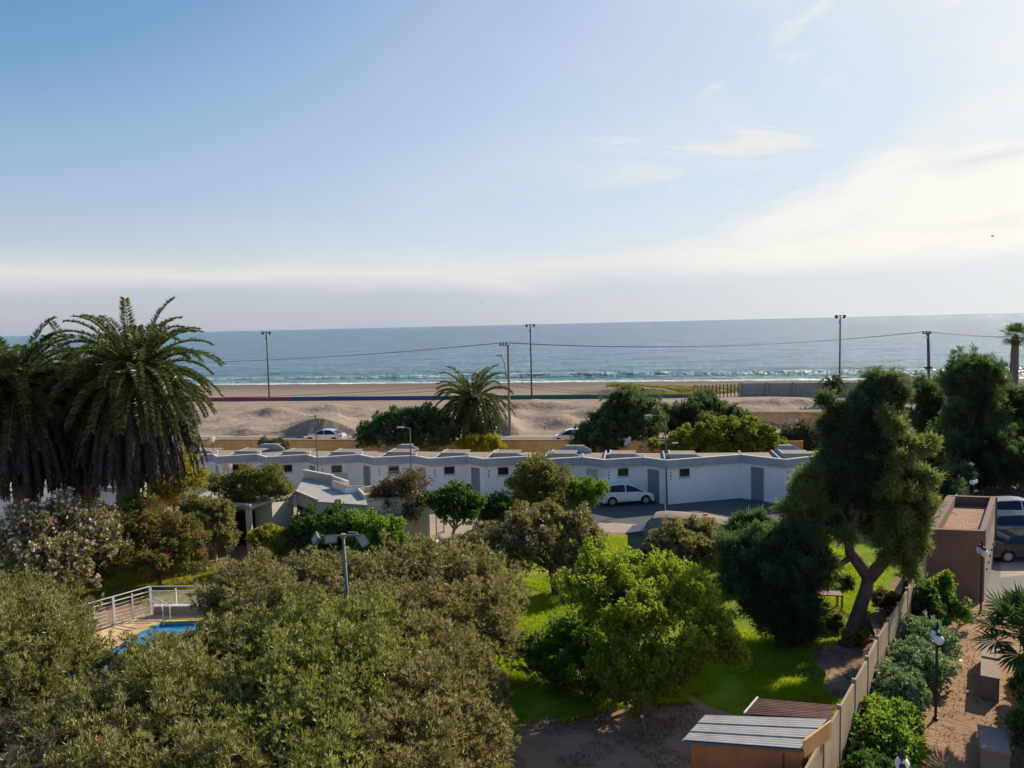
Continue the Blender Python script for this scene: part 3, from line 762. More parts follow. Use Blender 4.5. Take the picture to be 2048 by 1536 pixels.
    up.prism([tuple(s0), tuple(s1), tuple(s1+BD*sgn), tuple(s0+BD*sgn)], 2.90, z)
    up.prism([tuple(s1+BX*.002), tuple(s1+BX*.75), tuple(s1+BX*.75+BD*sgn), tuple(s1+BX*.002+BD*sgn)], 2.90, [z-.01, 3.10, 3.10, z-.01])
    up.wallseg(s0+BD*.125, s0+BD*2.2, .12, 2.90, z, left=False)
    rear = i % 3 == 0
    t0 = A+BD*4.9+BX*(1.2 if i % 2 else .5); t1 = t0+BX*(1.5 if i % 2 else 1.0)
    if rear: up.prism([tuple(t0), tuple(t1), tuple(t1+BD*.13), tuple(t0+BD*.13)], 2.91, 3.52)
    if rear: up.prism([tuple(t1+BX*.002), tuple(t1+BX*.6), tuple(t1+BX*.6+BD*.13), tuple(t1+BX*.002+BD*.13)], 2.91, [3.51, 3.2, 3.2, 3.51])
    if rear: up.prism([tuple(t0-BX*.002), tuple(t0-BX*.4), tuple(t0-BX*.4+BD*.13), tuple(t0-BX*.002+BD*.13)], 2.91, [3.51, 3.2, 3.2, 3.51])
    up.build('roof_parapet', 'roof_upstand', t)
    cap = MB()
    cap.prism([tuple(s0+BD*.14), tuple(s1+BD*.14), tuple(s1+BD*2.1), tuple(s0+BD*2.1)], 3.22, 3.265)
    if rear: cap.prism([tuple(t0+BD*.15), tuple(t1+BD*.15), tuple(t1+BD*.9), tuple(t0+BD*.9)], 3.42, 3.45)
    cap.wallseg(s0-BD*.03, s1-BD*.03, .18, z+.002, z+.04)
    cap.build('roof_slab', 'roof_slab', t)
    # vent pipe
    v0 = B + BD*.7; MB().tube([(v0.x, v0.y, 2.92), (v0.x, v0.y, 3.45)], .09, 8).build('vent_pipe', 'white_paint', t)
    if i == 5:
        c_ = P0(L1*.55)-n1*.06; box('electric_box', 'cream_wall', t, (c_.x, c_.y, 1.35), (.9, .1, 1.1), math.atan2(d1.y, d1.x))

# ------------------------------------------------------------------ near bungalows (second row, seen from above)
def flat_house(name, label, pts, z, wall, roof, wins=(), trim=None, doors=()):
    cen = sum((Vector(p) for p in pts), Vector((0, 0)))/len(pts)
    t = thing(name, label, 'bungalow', (cen.x, cen.y, 0))
    n = len(pts); pts = [Vector(p) for p in pts]
    area = sum(pts[i].x*pts[(i+1) % n].y-pts[(i+1) % n].x*pts[i].y for i in range(n))
    if area < 0: pts = pts[::-1]
    inner = [p.lerp(cen, .03) for p in pts]
    MB().prism([tuple(p) for p in inner], -.02, z-.02).build('wall', wall, t)
    MB().prism([tuple(p) for p in pts], z-.018, z+.06).build('roof', roof, t)
    return t, pts
Ah, Bh, Ch, Dh, Eh, Fh = [Vector(G(x, y, 3.0)).to_2d() for x, y in ((590, 982), (633, 1000), (735, 1007), (727, 985), (664, 964), (606, 953))]
t, _ = flat_house('house', 'grey felt-roofed cream house between the olive tree and the dark bare-topped tree', [tuple(Ah), tuple(Bh), tuple(Ch), tuple(Dh), tuple(Eh), tuple(Fh)], 2.85, 'cream_wall', 'roof_felt')
pp = MB(); pp.wallseg(Ah, Bh, .14, 2.92, 3.05); pp.wallseg(Fh, Eh, .16, 2.92, 3.42); pp.build('parapet', 'cream_wall', t)
tr = MB(); tr.wallseg(Fh-Vector((0, .03)), Eh-Vector((0, .03)), .2, 3.423, 3.48); tr.wallseg(Eh, Eh.lerp(Dh, .5), .16, 2.92, 3.40); tr.build('parapet_trim', 'coping', t)
wq = Ah.lerp(Bh, .25); box('window', 'dark_glass', t, (wq.x+.1, wq.y-.25, 1.9), (1.0, .12, .6), math.atan2((Bh-Ah).y, (Bh-Ah).x))
# raised block at its right side
e1, e2, e3, e4 = [Vector(G(x, y, 3.3)).to_2d() for x, y in ((664, 964), (690, 975), (728, 972), (700, 958))]
bb = MB(); bb.wallseg(e1, e2, .14, 2.92, 3.38); bb.wallseg(e2, e3, .14, 2.92, 3.30); bb.build('roof_parapet', 'white_wall', t)
bb = MB(); bb.wallseg(e1-Vector((0, .02)), e2-Vector((0, .02)), .18, 3.383, 3.42); bb.wallseg(e2-Vector((0, .02)), e3-Vector((0, .02)), .18, 3.303, 3.34); bb.build('roof_coping', 'terracotta_trim', t)
q1, q2, q3, q4 = [Vector(G(x, y, 2.9)).to_2d() for x, y in ((712, 983), (728, 1000), (860, 990), (830, 975))]
t, _ = flat_house('house', 'pale cream house end behind the dark twiggy hibiscus tree', [tuple(q1), tuple(q2), tuple(q3), tuple(q4)], 2.8, 'cream_wall', 'roof_gravel')
bb = MB(); bb.wallseg(q1, q2, .14, 2.86, 3.2); bb.wallseg(q4, q1, .14, 2.86, 3.2); bb.build('parapet', 'cream_wall', t)
# low part on the left with the porch
r1, r2, r3, r4 = [Vector(G(x, y, 2.9)).to_2d() for x, y in ((372, 1004), (500, 1014), (592, 985), (440, 972))]
t = thing('house', 'cream house with a dark open porch behind the yellow-green bush', 'bungalow', (r2.x, r2.y, 0))
MB().prism([tuple(p) for p in (r1, r2, r3, r4)], 2.75, 2.93).build('roof', 'roof_felt', t)
MB().prism([tuple(p) for p in (r1.lerp(r4, .45), r2.lerp(r3, .45), r3.lerp(r4, .04), r4.lerp(r1, .04))], -.02, 2.745).build('wall', 'cream_wall', t)
for k in (.03, .35, .62, .93):
    c_ = r1.lerp(r2, k) if k < .9 else r1.lerp(r2, .96)
    box('porch_pillar', 'cream_wall', t, (c_.x, c_.y+.18, 1.37), (.30, .25, 2.75))
c_ = r1.lerp(r2, .72).lerp(r3, .22); box('door', 'dark_glass', t, (r1.lerp(r2, .7).x, r1.lerp(r2, .7).lerp(r4.lerp(r3, .7), .43).y, 1.1), (1.8, .1, 2.1), -.2)
bb = MB(); bb.wallseg(r1-Vector((0, .02)), r2-Vector((0, .02)), .12, 2.932, 3.05); bb.build('parapet', 'coping', t)
q = thing('wall_stub', 'cream garden wall corner beside the yellow-green bush', 'wall', tuple(G(575, 1055)))
b0 = G(562, 1054); MB().box((b0.x, b0.y+.3, 1.35), (1.25, .2, 2.7), -.15).build('panel', 'cream_wall', q)
MB().box((b0.x, b0.y+.3, 2.73), (1.35, .3, .06), -.15).build('coping', 'coping', q)
# building at the far left under the palms
l = [Vector(G(x, y, 2.9)).to_2d() for x, y in ((-60, 985), (30, 989), (62, 962), (-20, 958))]
t, pts_ = flat_house('house', 'white house corner with tan layered roof edge at the left edge under the palms', [tuple(p) for p in l], 2.75, 'white_wall', 'coping')
bb = MB(); bb.wallseg(l[0], l[1], .2, 2.9, 3.1); bb.build('parapet', 'terracotta_trim', t)
c_ = l[0].lerp(l[1], .93); box('window', 'dark_glass', t, (c_.x, c_.y+.05, 1.9), (.5, .1, .7))
l = [Vector(G(x, y, 2.7)).to_2d() for x, y in ((78, 975), (240, 985), (300, 965), (100, 958))]
t, pts_ = flat_house('house', 'grey-white house seen through the gaps between the palm trunks', [tuple(p) for p in l], 2.7, 'white_wall', 'roof_felt')
bb = MB(); bb.wallseg(l[0], l[1], .2, 2.78, 3.0); bb.build('parapet', 'grey_fascia', t)

# ------------------------------------------------------------------ ochre wall by the coast road
t = thing('boundary_wall', 'long ochre rendered wall between the bungalows and the coast road', 'wall', (0, 72, 0))
x = -78.0
while x < 23:
    x2 = x+7.9
    MB().wallseg((x, 72.6-.16*x), (x2, 72.6-.16*x2), .18, -.05, 2.17).build('panel', 'ochre_wall', t)
    MB().box((x2+.05, 72.69-.16*(x2+.05), 1.09), (.12, .3, 2.22), -.158).build('pillar', 'ochre_wall', t)
    x = x2+.1
cp = MB(); cp.wallseg((-78, 72.55-.16*-78), (23, 72.55-.16*23), .28, 2.205, 2.27); cp.build('coping', 'concrete_panel', t)
# slatted orange fence
t = thing('slat_fence', 'orange fence of thin upright slats near the dark bushes', 'fence', (31, 86, 0))
a = G(1505, 862, 1.1); b = G(1665, 868, 1.1)
a = Vector((25.5, 85.6)); b = Vector((41, 82.2)); n = 130
sl_ = MB()
for k in range(n):
    p = a.lerp(b, k/n); sl_.box((p.x, p.y, 1.9), (.10, .05, 2.0), -.2)
sl_.build('slats', 'ochre_wall', t)
rr_ = MB()
for z in (1.2, 2.6): rr_.wallseg(a+Vector((0, .04)), b+Vector((0, .04)), .05, z, z+.07)
rr_.build('rails', 'rusty_pole', t)

# ------------------------------------------------------------------ beach walls, fences
t = thing('painted_wall', 'low sea wall painted in red, blue and green lengths across the sand', 'wall', (0, 124, 0))
a = G(330, 806, .9); b = G(1390, 799, .9)
a = Vector((a.x, a.y)); b = Vector((b.x, b.y))
def atpx(px):
    lo, hi = 0., 1.
    for _ in range(30):
        mdd = (lo+hi)/2; p = a.lerp(b, mdd); v = Vector((p.x, p.y, 1.3))-CAM; q = 1024+FPX*v.dot(cr)/v.dot(fwd)
        if q < px: lo = mdd
        else: hi = mdd
    return lo
for (x0, x1, m_, nm) in ((330, 582, 'red_paint', 'red length'), (582, 885, 'blue_paint', 'blue length'), (885, 1368, 'green_paint', 'green length'), (1368, 1390, 'red_paint', 'short red end length')):
    k0 = atpx(x0) if x0 > 330 else 0; k1 = atpx(x1) if x1 < 1390 else 1
    o = MB().wallseg(a.lerp(b, k0), a.lerp(b, k1-.0005), .3, .2, 1.78).build('segment', m_, t); o['label'] = nm
fa_, fb_ = G(1388, 800, 1.0), G(1505, 777, .9)
t = thing('wire_fence', 'rusty post fence running from the painted sea wall to the grey block wall', 'fence', tuple(fa_))
fa_ = Vector((fa_.x, fa_.y)); fb_ = Vector((35.1, 119.0))
for k in range(13):
    p = fa_.lerp(fb_, k/12); z = terrain(p.x, p.y)
    MB().box((p.x, p.y, z+.85), (.14, .14, 2.3)).build('post', 'rusty_pole', t)
rl = MB()
for z in (1.2, 2.2, 3.0): rl.tube([(fa_.x, fa_.y, z), (fb_.x, fb_.y, z)], .035, 5)
rl.build('rails', 'rusty_pole', t)
t = thing('block_wall', 'big grey block wall on the beach sand beside the rusty post fence', 'wall', (42, 118, 0))
g0 = G(1502, 806, 1.0); wl = [(g0.x, 117.5), (46, 113.0), (62, 110)]
mb_ = MB(); mb_.wallseg((35.3, 118.6), (62, 113.2), .25, .0, 3.35); mb_.build('panel', 'grey_block_wall', t)
for k in range(8):
    p = Vector((35.3, 118.6)).lerp(Vector((62, 113.2)), k/7); MB().box((p.x, p.y-.1, 1.75), (.3, .4, 3.5), -.2).build('pillar', 'grey_block_wall', t)
t = thing('wire_fence', 'short rusty post fence above the dark bushes on the sand', 'fence', (15, 100, 1))
for k in range(8):
    p = Vector(G(1326, 838, 1.4)).to_2d().lerp(Vector(G(1376, 812, 1.4)).to_2d(), k/7)
    MB().box((p.x, p.y, 1.9), (.1, .1, 1.7)).build('post', 'rusty_pole', t)
rl = MB()
p0, p1 = G(1326, 838, 1.4), G(1376, 812, 1.4); rl.tube([(p0.x, p0.y, 2.6), (p1.x, p1.y, 2.6)], .03, 5).build('rail', 'rusty_pole', t)
# small white kiosk and thatched shades beyond the right-hand trees
t = thing('beach_hut', 'pale beach hut seen between the dark trees at the right', 'hut', tuple(P(1900, 790, 105)))
c_ = P(1895, 790, 105); MB().box((c_.x, c_.y, 1.7), (6.5, 4, 3.2), -.2).build('wall', 'white_wall', t); MB().box((c_.x, c_.y, 3.36), (7, 4.5, .12), -.2).build('roof', 'coping', t)
for k, (x, w, lb) in enumerate(((1812, 3.4, 'low thatched beach shade left of the short utility pole'), (1888, 3.2, 'low thatched beach shade right of the short utility pole'))):
    p = P(x, 762, 132); t = thing('beach_umbrella', lb, 'sunshade', (p.x, p.y, terrain(p.x, p.y)), group='thatched beach shades')
    zt = P(x, 748, 132).z
    n = 12; vs_ = [(p.x, p.y, zt)]+[(p.x+w*cos(2*pi*j/n), p.y+w*sin(2*pi*j/n), zt-1.1) for j in range(n)]
    MB().add(vs_, [[0, 1+j, 1+(j+1) % n] for j in range(n)]+[list(range(1, n+1))[::-1]]).build('canopy', 'thatch', t)
    MB().tube([(p.x, p.y, -.5), (p.x, p.y, zt-.9)], .1, 6).build('post', 'timber', t)

# ------------------------------------------------------------------ poles and cables
def beach_light(x, y0, ybase, Y, label):
    p = P(x, y0, Y); bz = terrain(p.x, Y)
    t = thing('beach_floodlight', label, 'floodlight', (p.x, Y, bz), group='tall beach floodlight masts')
    MB().tube([(p.x, Y, bz-.3), (p.x, Y, p.z)], [.16, .09], 8).build('pole', 'rusty_pole', t)
    MB().box((p.x, Y, p.z), (1.1, .12, .1)).build('crossbar', 'dark_metal', t)
    for s in (-1, 1):
        c_ = Vector((p.x+s*.62, Y-.05, p.z-.18)); R = Matrix.Rotation(s*.6, 3, 'Y')
        mb = MB(); mb.box((0, 0, 0), (.35, .45, .5), taper=.6); mb.v = [c_+R @ v for v in mb.v]; mb.build('lamp_head', 'dark_metal', t)
    MB().box((p.x-.12, Y, p.z-1.0), (.2, .2, .25)).build('junction_box', 'dark_metal', t)
beach_light(532.5, 664, 800, 134, 'leftmost of the three tall thin floodlight masts on the beach')
beach_light(1060.5, 649, 797, 126, 'middle of the three tall thin floodlight masts on the beach')
beach_light(1680.5, 631, 745, 118, 'rightmost of the three tall thin floodlight masts on the beach')

def tline(p0, p1, sag, n=28):
    p0 = Vector(p0); p1 = Vector(p1); return [p0.lerp(p1, k/n)-Vector((0, 0, sag*4*(k/n)*(1-k/n))) for k in range(n+1)]
PA = P(1016, 690, 83); PB = P(1856, 668, 89)
t = thing('utility_pole', 'concrete utility pole with crossarm and street lamp beside the lone palm', 'utility pole', (PA.x, 83, 1.15), group='utility poles along the coast road')
bz = P(1020, 873, 83)
MB().tube([(bz.x, 83, .9), (PA.x, 83, PA.z)], [.17, .12], 8).build('pole', 'timber_pole', t)
MB().box((PA.x-.35, 83, PA.z-.02), (1.2, .12, .12), .15).build('crossarm', 'timber_pole', t)
for k in range(3): MB().tube([(PA.x-.85+k*.33, 83, PA.z+.03), (PA.x-.85+k*.33, 83, PA.z+.28)], [.08, .10], 8).build('insulator', 'dark_metal', t)
MB().tube([(PA.x-.3, 83, PA.z-3.4), (PA.x-.4, 83, PA.z-2.0), (PA.x-.8, 82.9, PA.z-1.15)], .045, 6).build('lamp_arm', 'galvanised', t)
MB().box((PA.x-.98, 82.9, PA.z-1.1), (.6, .22, .12)).build('lamp_head', 'lamp_body', t)
t = thing('utility_pole', 'dark utility pole rising above the right-hand trees with a transformer box', 'utility pole', (PB.x, 89, 1.15), group='utility poles along the coast road')
bz = P(1859, 900, 89)
MB().tube([(bz.x, 89, .5), (PB.x, 89, PB.z)], [.20, .15], 8).build('pole', 'rusty_pole', t)
MB().box((PB.x-.15, 88.95, PB.z+.08), (1.0, .2, .14), .1).build('crossarm', 'dark_metal', t)
MB().box((PB.x-.2, 88.9, PB.z-.35), (.7, .2, .12), .4).build('lamp_head', 'white_paint', t)
MB().box((PB.x, 88.85, PB.z-3.9), (.75, .35, .22)).build('bracket', 'dark_metal', t)
for k in range(3): MB().tube([(PB.x-.55+k*.35, 89, PB.z+.14), (PB.x-.55+k*.35, 89, PB.z+.36)], [.07, .09], 8).build('insulator', 'dark_metal', t)
PL = P(-120, 718, 100); PR = P(2140, 668, 99)
def cables(name, label, a0, b0, sag, rad, offs):
    t = thing(name, label, 'cable', tuple(a0), group='overhead cables')
    mb = MB()
    for o in offs: mb.tube(tline(Vector(a0)+Vector(o), Vector(b0)+Vector(o), sag+o[2]*.5), rad, 5)
    mb.build('strands', 'cable', t)
cables('power_cable', 'upper overhead cable span left of the lone palm, in front of the sea', PL, PA+Vector((-.5, 0, .25)), 1.3, .016, [(-.35, 0, 0), (0, 0, .0), (.35, 0, .02)])
cables('power_cable', 'long sagging cable span between the two utility poles', PA+Vector((-.5, 0, .25)), PB+Vector((-.2, 0, .3)), 1.0, .016, [(-.35, 0, 0), (0, 0, .0), (.35, 0, .02)])
cables('power_cable', 'cable span leaving the right utility pole towards the thin fan palm', PB+Vector((-.2, 0, .3)), PR, .5, .016, [(-.35, 0, 0), (0, 0, .0), (.35, 0, .02)])
cables('telephone_cable', 'lower pair of cables crossing the beach left of the lone palm', P(-60, 788, 92), PA+Vector((0, 0, -3.9)), 1.1, .02, [(0, 0, 0), (0, 0, -.55)])
cables('telephone_cable', 'lower pair of cables crossing the sand right of the utility pole', PA+Vector((0, 0, -3.9)), P(1420, 786, 93), .8, .02, [(0, 0, 0), (0, 0, -.45)])

# street lamps by the bungalows
def led_lamp(xt, yt, xb, yb, Y, arm, label, double=False):
    p = P(xt, yt, Y); q = P(xb, yb, Y); t = thing('street_lamp', label, 'street lamp', (q.x, Y, 0), group='street lamps by the bungalows')
    MB().tube([(q.x, Y, 0), (p.x, Y, p.z)], [.07, .045], 8).build('pole', 'galvanised', t)
    if arm:
        MB().tube([(p.x, Y, p.z-.02), (p.x+arm*.35, Y, p.z+.06), (p.x+arm, Y, p.z+.1)], .03, 6).build('arm', 'galvanised', t)
        MB().box((p.x+arm*1.25, Y, p.z+.1), (.55, .22, .09), 0, taper=.8).build('lamp_head', 'steel_door', t)
    if double:
        MB().tube([(p.x, Y, p.z-2.1), (p.x+.5, Y, p.z-1.95)], .03, 6).build('arm', 'galvanised', t)
        MB().box((p.x+.72, Y, p.z-1.93), (.5, .2, .09), 0, taper=.8).build('lamp_head', 'steel_door', t)
led_lamp(820, 857, 824, 985, 55.5, -.55, 'street lamp with one short arm pointing left, in front of the bungalows')
led_lamp(1330, 833, 1334, 1005, 54.6, -.95, 'street lamp with two arms at different heights near the parked hatchback', True)
p = P(631, 833, 56); t = thing('mast', 'thin bare metal mast without a lamp in front of the bungalows', 'mast', (P(636, 960, 56).x, 56, 0))
MB().tube([(P(636, 960, 56).x, 56, 0), (p.x, 56, p.z)], [.06, .035], 7).build('pole', 'galvanised', t)
MB().box((p.x, 56, p.z+.04), (.14, .14, .08)).build('cap', 'dark_metal', t)

# satellite dishes
def dish(x, y, Y, r, az, label, zb):
    p = P(x, y, Y); t = thing('satellite_dish', label, 'satellite dish', (p.x, Y, zb))
    n = 18; vs_ = [Vector((0, 0, 0))]; fs_ = []
    for j in (1, 2, 3):
        for k in range(n): a_ = 2*pi*k/n; q = r*j/3; vs_.append(Vector((q*cos(a_), q*sin(a_)*1.0, .22*r*(j/3)**2*1.6)))
    fs_ += [[0, 1+k, 1+(k+1) % n] for k in range(n)]
    for j in (0, 1): fs_ += [[1+j*n+k, 1+(j+1)*n+k, 1+(j+1)*n+(k+1) % n, 1+j*n+(k+1) % n] for k in range(n)]
    nv = len(vs_); vs_ += [v-Vector((0, 0, .02)) for v in vs_]; fs_ += [[i+nv for i in f][::-1] for f in fs_]
    R = Matrix.Rotation(az, 3, 'Z') @ Matrix.Rotation(radians(55), 3, 'Y')
    MB().add([p+R @ v for v in vs_], fs_).build('reflector', 'dish_paint', t, smooth=True)
    MB().tube([(p.x, p.y+.02, zb), (p.x, p.y, p.z)], .03, 6).build('mount', 'rusty_pole', t)
    f = p+R @ Vector((0, 0, r*1.0)); MB().tube([p+R @ Vector((0, -r*.9, .1)), f], .015, 5).build('feed_arm', 'galvanised', t)
    MB().box(f, (.1, .1, .12)).build('receiver', 'lamp_body', t)
dish(425, 884, 63.5, .45, 2.9, 'satellite dish on the bungalow roofs beside the palm skirt', 2.9)
dish(456, 937, 52, .36, 2.4, 'pale satellite dish standing low above the olive tree', 2.6)
dish(1258, 884, 60.5, .42, 3.4, 'satellite dish on the bungalow roofs in front of the dark trees', 3.4)

# ------------------------------------------------------------------ brown service building, perimeter wall
NL, NR, FR, FL = [Vector(G(x, y, 3.3)).to_2d() for x, y in ((1851, 1058), (1971, 1062), (1992, 993), (1894, 990))]
t = thing('service_building', 'brown rendered block with dusty recessed roof and slatted side beside the perimeter wall', 'building', (NL.x, NL.y, 0))
cenb = (NL+NR+FR+FL)/4
def inset(p, k): return p.lerp(cenb, k)
w = MB(); th = .24
for a, b in ((NL, NR), (NR, FR), (FR, FL), (FL, NL)):
    d = (b-a).normalized(); 
w.wallseg(NL, NR, th, 0, 3.3)
d_r = (FR-NR).normalized(); d_l = (FL-NL).normalized()
w.wallseg(FR, FL, th, 0, 3.3)
w.wallseg(FL-d_l*(th+.003), NL+d_l*(th+.003), .42, 0, 3.295)
w.wallseg(NR+d_r*(th+.003), FR-d_r*(th+.003), th, 2.45, 3.295)
w.build('wall', 'brown_render', t)
MB().prism([tuple(inset(p, .08)) for p in (NL, NR, FR, FL)], 2.45, 2.78).build('roof', 'dusty_roof', t)
core = MB().prism([tuple(NL+d_l*.3+Vector((.4, 0))), tuple(NR+d_r*.3-Vector((.5, 0))), tuple(FR-d_r*.3-Vector((.5, 0))), tuple(FL-d_l*.3+Vector((.4, 0)))], 0, 2.44).build('core', 'brown_render', t)
n = 26; sm_ = MB()
nr = Vector((d_r.y, -d_r.x))
for k in range(n):
    p = NR.lerp(FR, (k+.8)/(n+.6)) - nr*.05
    sm_.box((p.x, p.y, 1.22), (.16, .09, 2.44), math.atan2(d_r.y, d_r.x))
sm_.build('slatted_doors', 'slat_metal', t)
hd = MB()
for k in (3, 7, 11, 15, 19, 23):
    p = NR.lerp(FR, (k+.8)/(n+.6))+nr*.03; hd.box((p.x, p.y, 1.2), (.05, .06, .12), math.atan2(d_r.y, d_r.x))
hd.build('handles', 'dark_metal', t)
# debris on the roof
tw = MB()
for (a, b) in (((1935, 1040), (1926, 1054)), ((1958, 1044), (1948, 1056)), ((1900, 1024), (1915, 1030)), ((1886, 1022), (1896, 1026))):
    p, q = G(*a, 2.8), G(*b, 2.8); tw.tube([p, p.lerp(q, .5)+Vector((.1, 0, .02)), q], .012, 4)
o = tw.build('twigs', 'coping', t)

t = thing('perimeter_wall', 'tall beige concrete panel wall with posts dividing the garden from the sandy path', 'wall', (9.5, 21.6, 0))
ctrl = [(3.6, 13.4), (5.3, 15.9), (7.02, 18.3), (9.4, 21.65), (11.2, 24.15), (12.8, 26.5), (14.6, 28.85), (17.0, 32.2), (19.0, 35.0), (22.6, 40.4), (27.6, 47.4), (30.8, 51.8), (33.7, 55.8), (37.5, 61.5)]
pl = [Vector(c) for c in ctrl]; acc = [0]
for a, b in zip(pl[:-1], pl[1:]): acc.append(acc[-1]+(b-a).length)
def along(s):
    for i in range(len(acc)-1):
        if s <= acc[i+1]: return pl[i].lerp(pl[i+1], (s-acc[i])/(acc[i+1]-acc[i]))
    return pl[-1]
s = 0; pw = 1.93
while s+pw < acc[-1]:
    a, b = along(s), along(s+pw); d = (b-a).normalized(); zt = 2.02+.03*random.random()
    MB().wallseg(a+d*.07, b-d*.07, .07, -.05, zt, left=False).build('panel', 'concrete_panel', t)
    MB().box((b.x+.03*d.y, b.y-.03*d.x, 1.06), (.10, .13, 2.12), math.atan2(d.y, d.x)).build('post', 'concrete_light', t)
    s += pw
# ------------------------------------------------------------------ shed
t = thing('shed', 'orange shed with a corrugated zinc roof and a lower rusty lean-to by the perimeter wall', 'shed', (5.9, 19.2, 0))
S1, S2, S3, S4 = G(1365, 1483, 2.25), G(1607, 1501, 2.25), G(1655, 1440, 2.42), G(1410, 1432, 2.42)
S1.z = S2.z = 2.25; S3.z = S4.z = 2.42
def corr(name, mat, a, b, c, d, rows, parent, amp=.008, pitch=.10, lift=.016):
    """corrugated sheets a-b (front) to d-c (back), ribs run across a-b direction"""
    for r_ in range(rows):
        mb = MB(); k0 = r_/rows; k1 = (r_+1)/rows+.03; h = lift*(rows-r_)
        pa, pb = a.lerp(d, k0), b.lerp(c, k0); qa, qb = a.lerp(d, min(1, k1)), b.lerp(c, min(1, k1))
        Lr = (qa-pa).length; nn = max(6, int(Lr/pitch)*6); vs_ = []
        for i in range(nn+1):
            f_ = i/nn; z = amp*sin(2*pi*f_*Lr/pitch)
            vs_.append(pa.lerp(qa, f_)+Vector((0, 0, z+lift*1.4*(1-f_)+.03))); vs_.append(pb.lerp(qb, f_)+Vector((0, 0, z+lift*1.4*(1-f_)+.03)))
        fs_ = [[2*i, 2*i+1, 2*i+3, 2*i+2] for i in range(nn)]
        m2 = len(vs_); vs_ += [v-Vector((0, 0, .008)) for v in vs_]; fs_ += [[j+m2 for j in f][::-1] for f in fs_]
        mb.add(vs_, fs_); mb.build(name, mat, parent, smooth=True)
corr('roof_sheet', 'corrugated_zinc', S1, S2, S3, S4, 3, t)
R1, R2, R3, R4 = G(1412, 1432, 2.2), G(1657, 1440, 2.2), G(1672, 1413, 2.2), G(1515, 1399, 2.2)
R1 = G(1488, 1431, 2.2)
for q in (R1, R2): q.z = 2.2
corr('lean_to_sheet', 'rusty_sheet', R1, R2, R3, R4, 2, t, .02, .12)
e = MB(); e.tube([R1+Vector((0, 0, .07)), R4+Vector((0, 0, .07))], .03, 5); e.build('edge_batten', 'coping', t)
def i2(v): return Vector((v.x, v.y))
c0 = (i2(S1)+i2(S2)+i2(S3)+i2(S4))/4
wp = [i2(S1).lerp(c0, .12), i2(S2).lerp(c0, .03), i2(S3).lerp(c0, .06), i2(S4).lerp(c0, .12)]
MB().prism([tuple(p) for p in wp], -.02, [2.18, 2.18, 2.34, 2.34]).build('wall', 'orange_wall', t)
ee = MB(); ee.wallseg(i2(S1).lerp(i2(S2), .0)+Vector((0, .06)), i2(S2)+Vector((-.03, .06)), .06, 2.14, 2.235); ee.build('eaves_board', 'lamp_body', t)
ee = MB(); ee.wallseg(i2(S2)+Vector((.02, .1)), i2(S3)+Vector((.02, -.1)), .05, 2.0, 2.47, left=False); ee.build('side_board', 'ochre_wall', t)
MB().tube([i2(S2).lerp(i2(S1), .16).to_3d()+Vector((0, .02, 0)), i2(S2).lerp(i2(S1), .16).to_3d()+Vector((0, .02, 2.12))], .025, 6).build('pipe', 'rusty_pole', t)
wp = [i2(R1).lerp(i2(R3), .05), i2(R2).lerp(i2(R4), .05), i2(R3).lerp(i2(R1), .05), i2(R4).lerp(i2(R2), .05)]
MB().prism([tuple(p) for p in wp], -.02, 2.15).build('lean_to_wall', 'terracotta_trim', t)

# ------------------------------------------------------------------ globe lamps, planters on the path
def globe_lamp():
    t = thing('globe_lamp', '', 'lamp post', (0, 0, 0), group='twin globe lamp posts along the path')
    MB().tube([(0, 0, 0), (0, 0, .08), (0, 0, .1), (0, 0, 3.05)], [.09, .09, .045, .038], 10).build('pole', 'dark_metal', t, local=True)
    MB().tube([(-.19, .1, 3.0), (0, 0, 3.07), (.19, -.1, 3.0)], .028, 8).build('arm', 'dark_metal', t, local=True)
    MB().tube([(0, 0, 3.05), (0, 0, 3.14), (0, 0, 3.22), (0, 0, 3.30)], [.05, .06, .03, .012], 8).build('finial', 'dark_metal', t, local=True)
    for s in (-1, 1):
        MB().tube([(s*.19, -s*.1, 3.04), (s*.19, -s*.1, 2.93)], [.04, .085], 10).build('socket', 'dark_metal', t, local=True)
        MB().sphere((s*.19, -s*.1, 2.78), .165, 16).build('globe', 'globe_white', t, local=True, smooth=True)
    return t
gl = globe_lamp(); gl.location = (13.59, 24.21, 0); gl.rotation_euler = (0, 0, 1.75); gl['label'] = 'twin globe lamp post standing alone on the sandy path beside the pale shrubs'
for (x, y, rz, lb) in ((20.47, 33.08, 1.9, 'twin globe lamp post in front of the dark end wall of the brown building'), (8.8, 17.0, 1.6, 'globe lamp post cut off by the bottom edge, seen from above'),
                       (28.6, 47.25, 1.2, 'globe lamp post in the shade behind the brown building'), (31.6, 52.8, .9, 'farthest globe lamp post, tiny in the dark trees')):
    c = copy_tree(gl); c.location = (x, y, 0); c.rotation_euler = (0, 0, rz); c['label'] = lb
def planter(a, b, wd, h, label):
    a = Vector(a); b = Vector(b); d = (b-a).normalized(); c = (a+b)/2; ang = math.atan2(d.y, d.x)
    t = thing('planter_block', label, 'bench', (c.x, c.y, 0), group='rendered blocks along the path')
    MB().box((c.x, c.y, h/2-.01), ((b-a).length-.04, wd-.04, h), ang).build('body', 'planter_brick', t, bevel=.01)
    MB().box((c.x, c.y, h+.02), ((b-a).length, wd, .06), ang).build('slab', 'planter_top', t, bevel=.012)
planter((16.07, 25.35), (16.90, 26.68), .58, .8, 'nearer of the two rendered blocks on the sandy path, casting a long shadow')
planter((17.02, 26.86), (17.95, 28.35), .58, .8, 'farther rendered block on the path, under the fan palm leaves')
planter((13.45, 20.9), (14.15, 22.2), .75, .8, 'shaded rendered block at the bottom right corner')

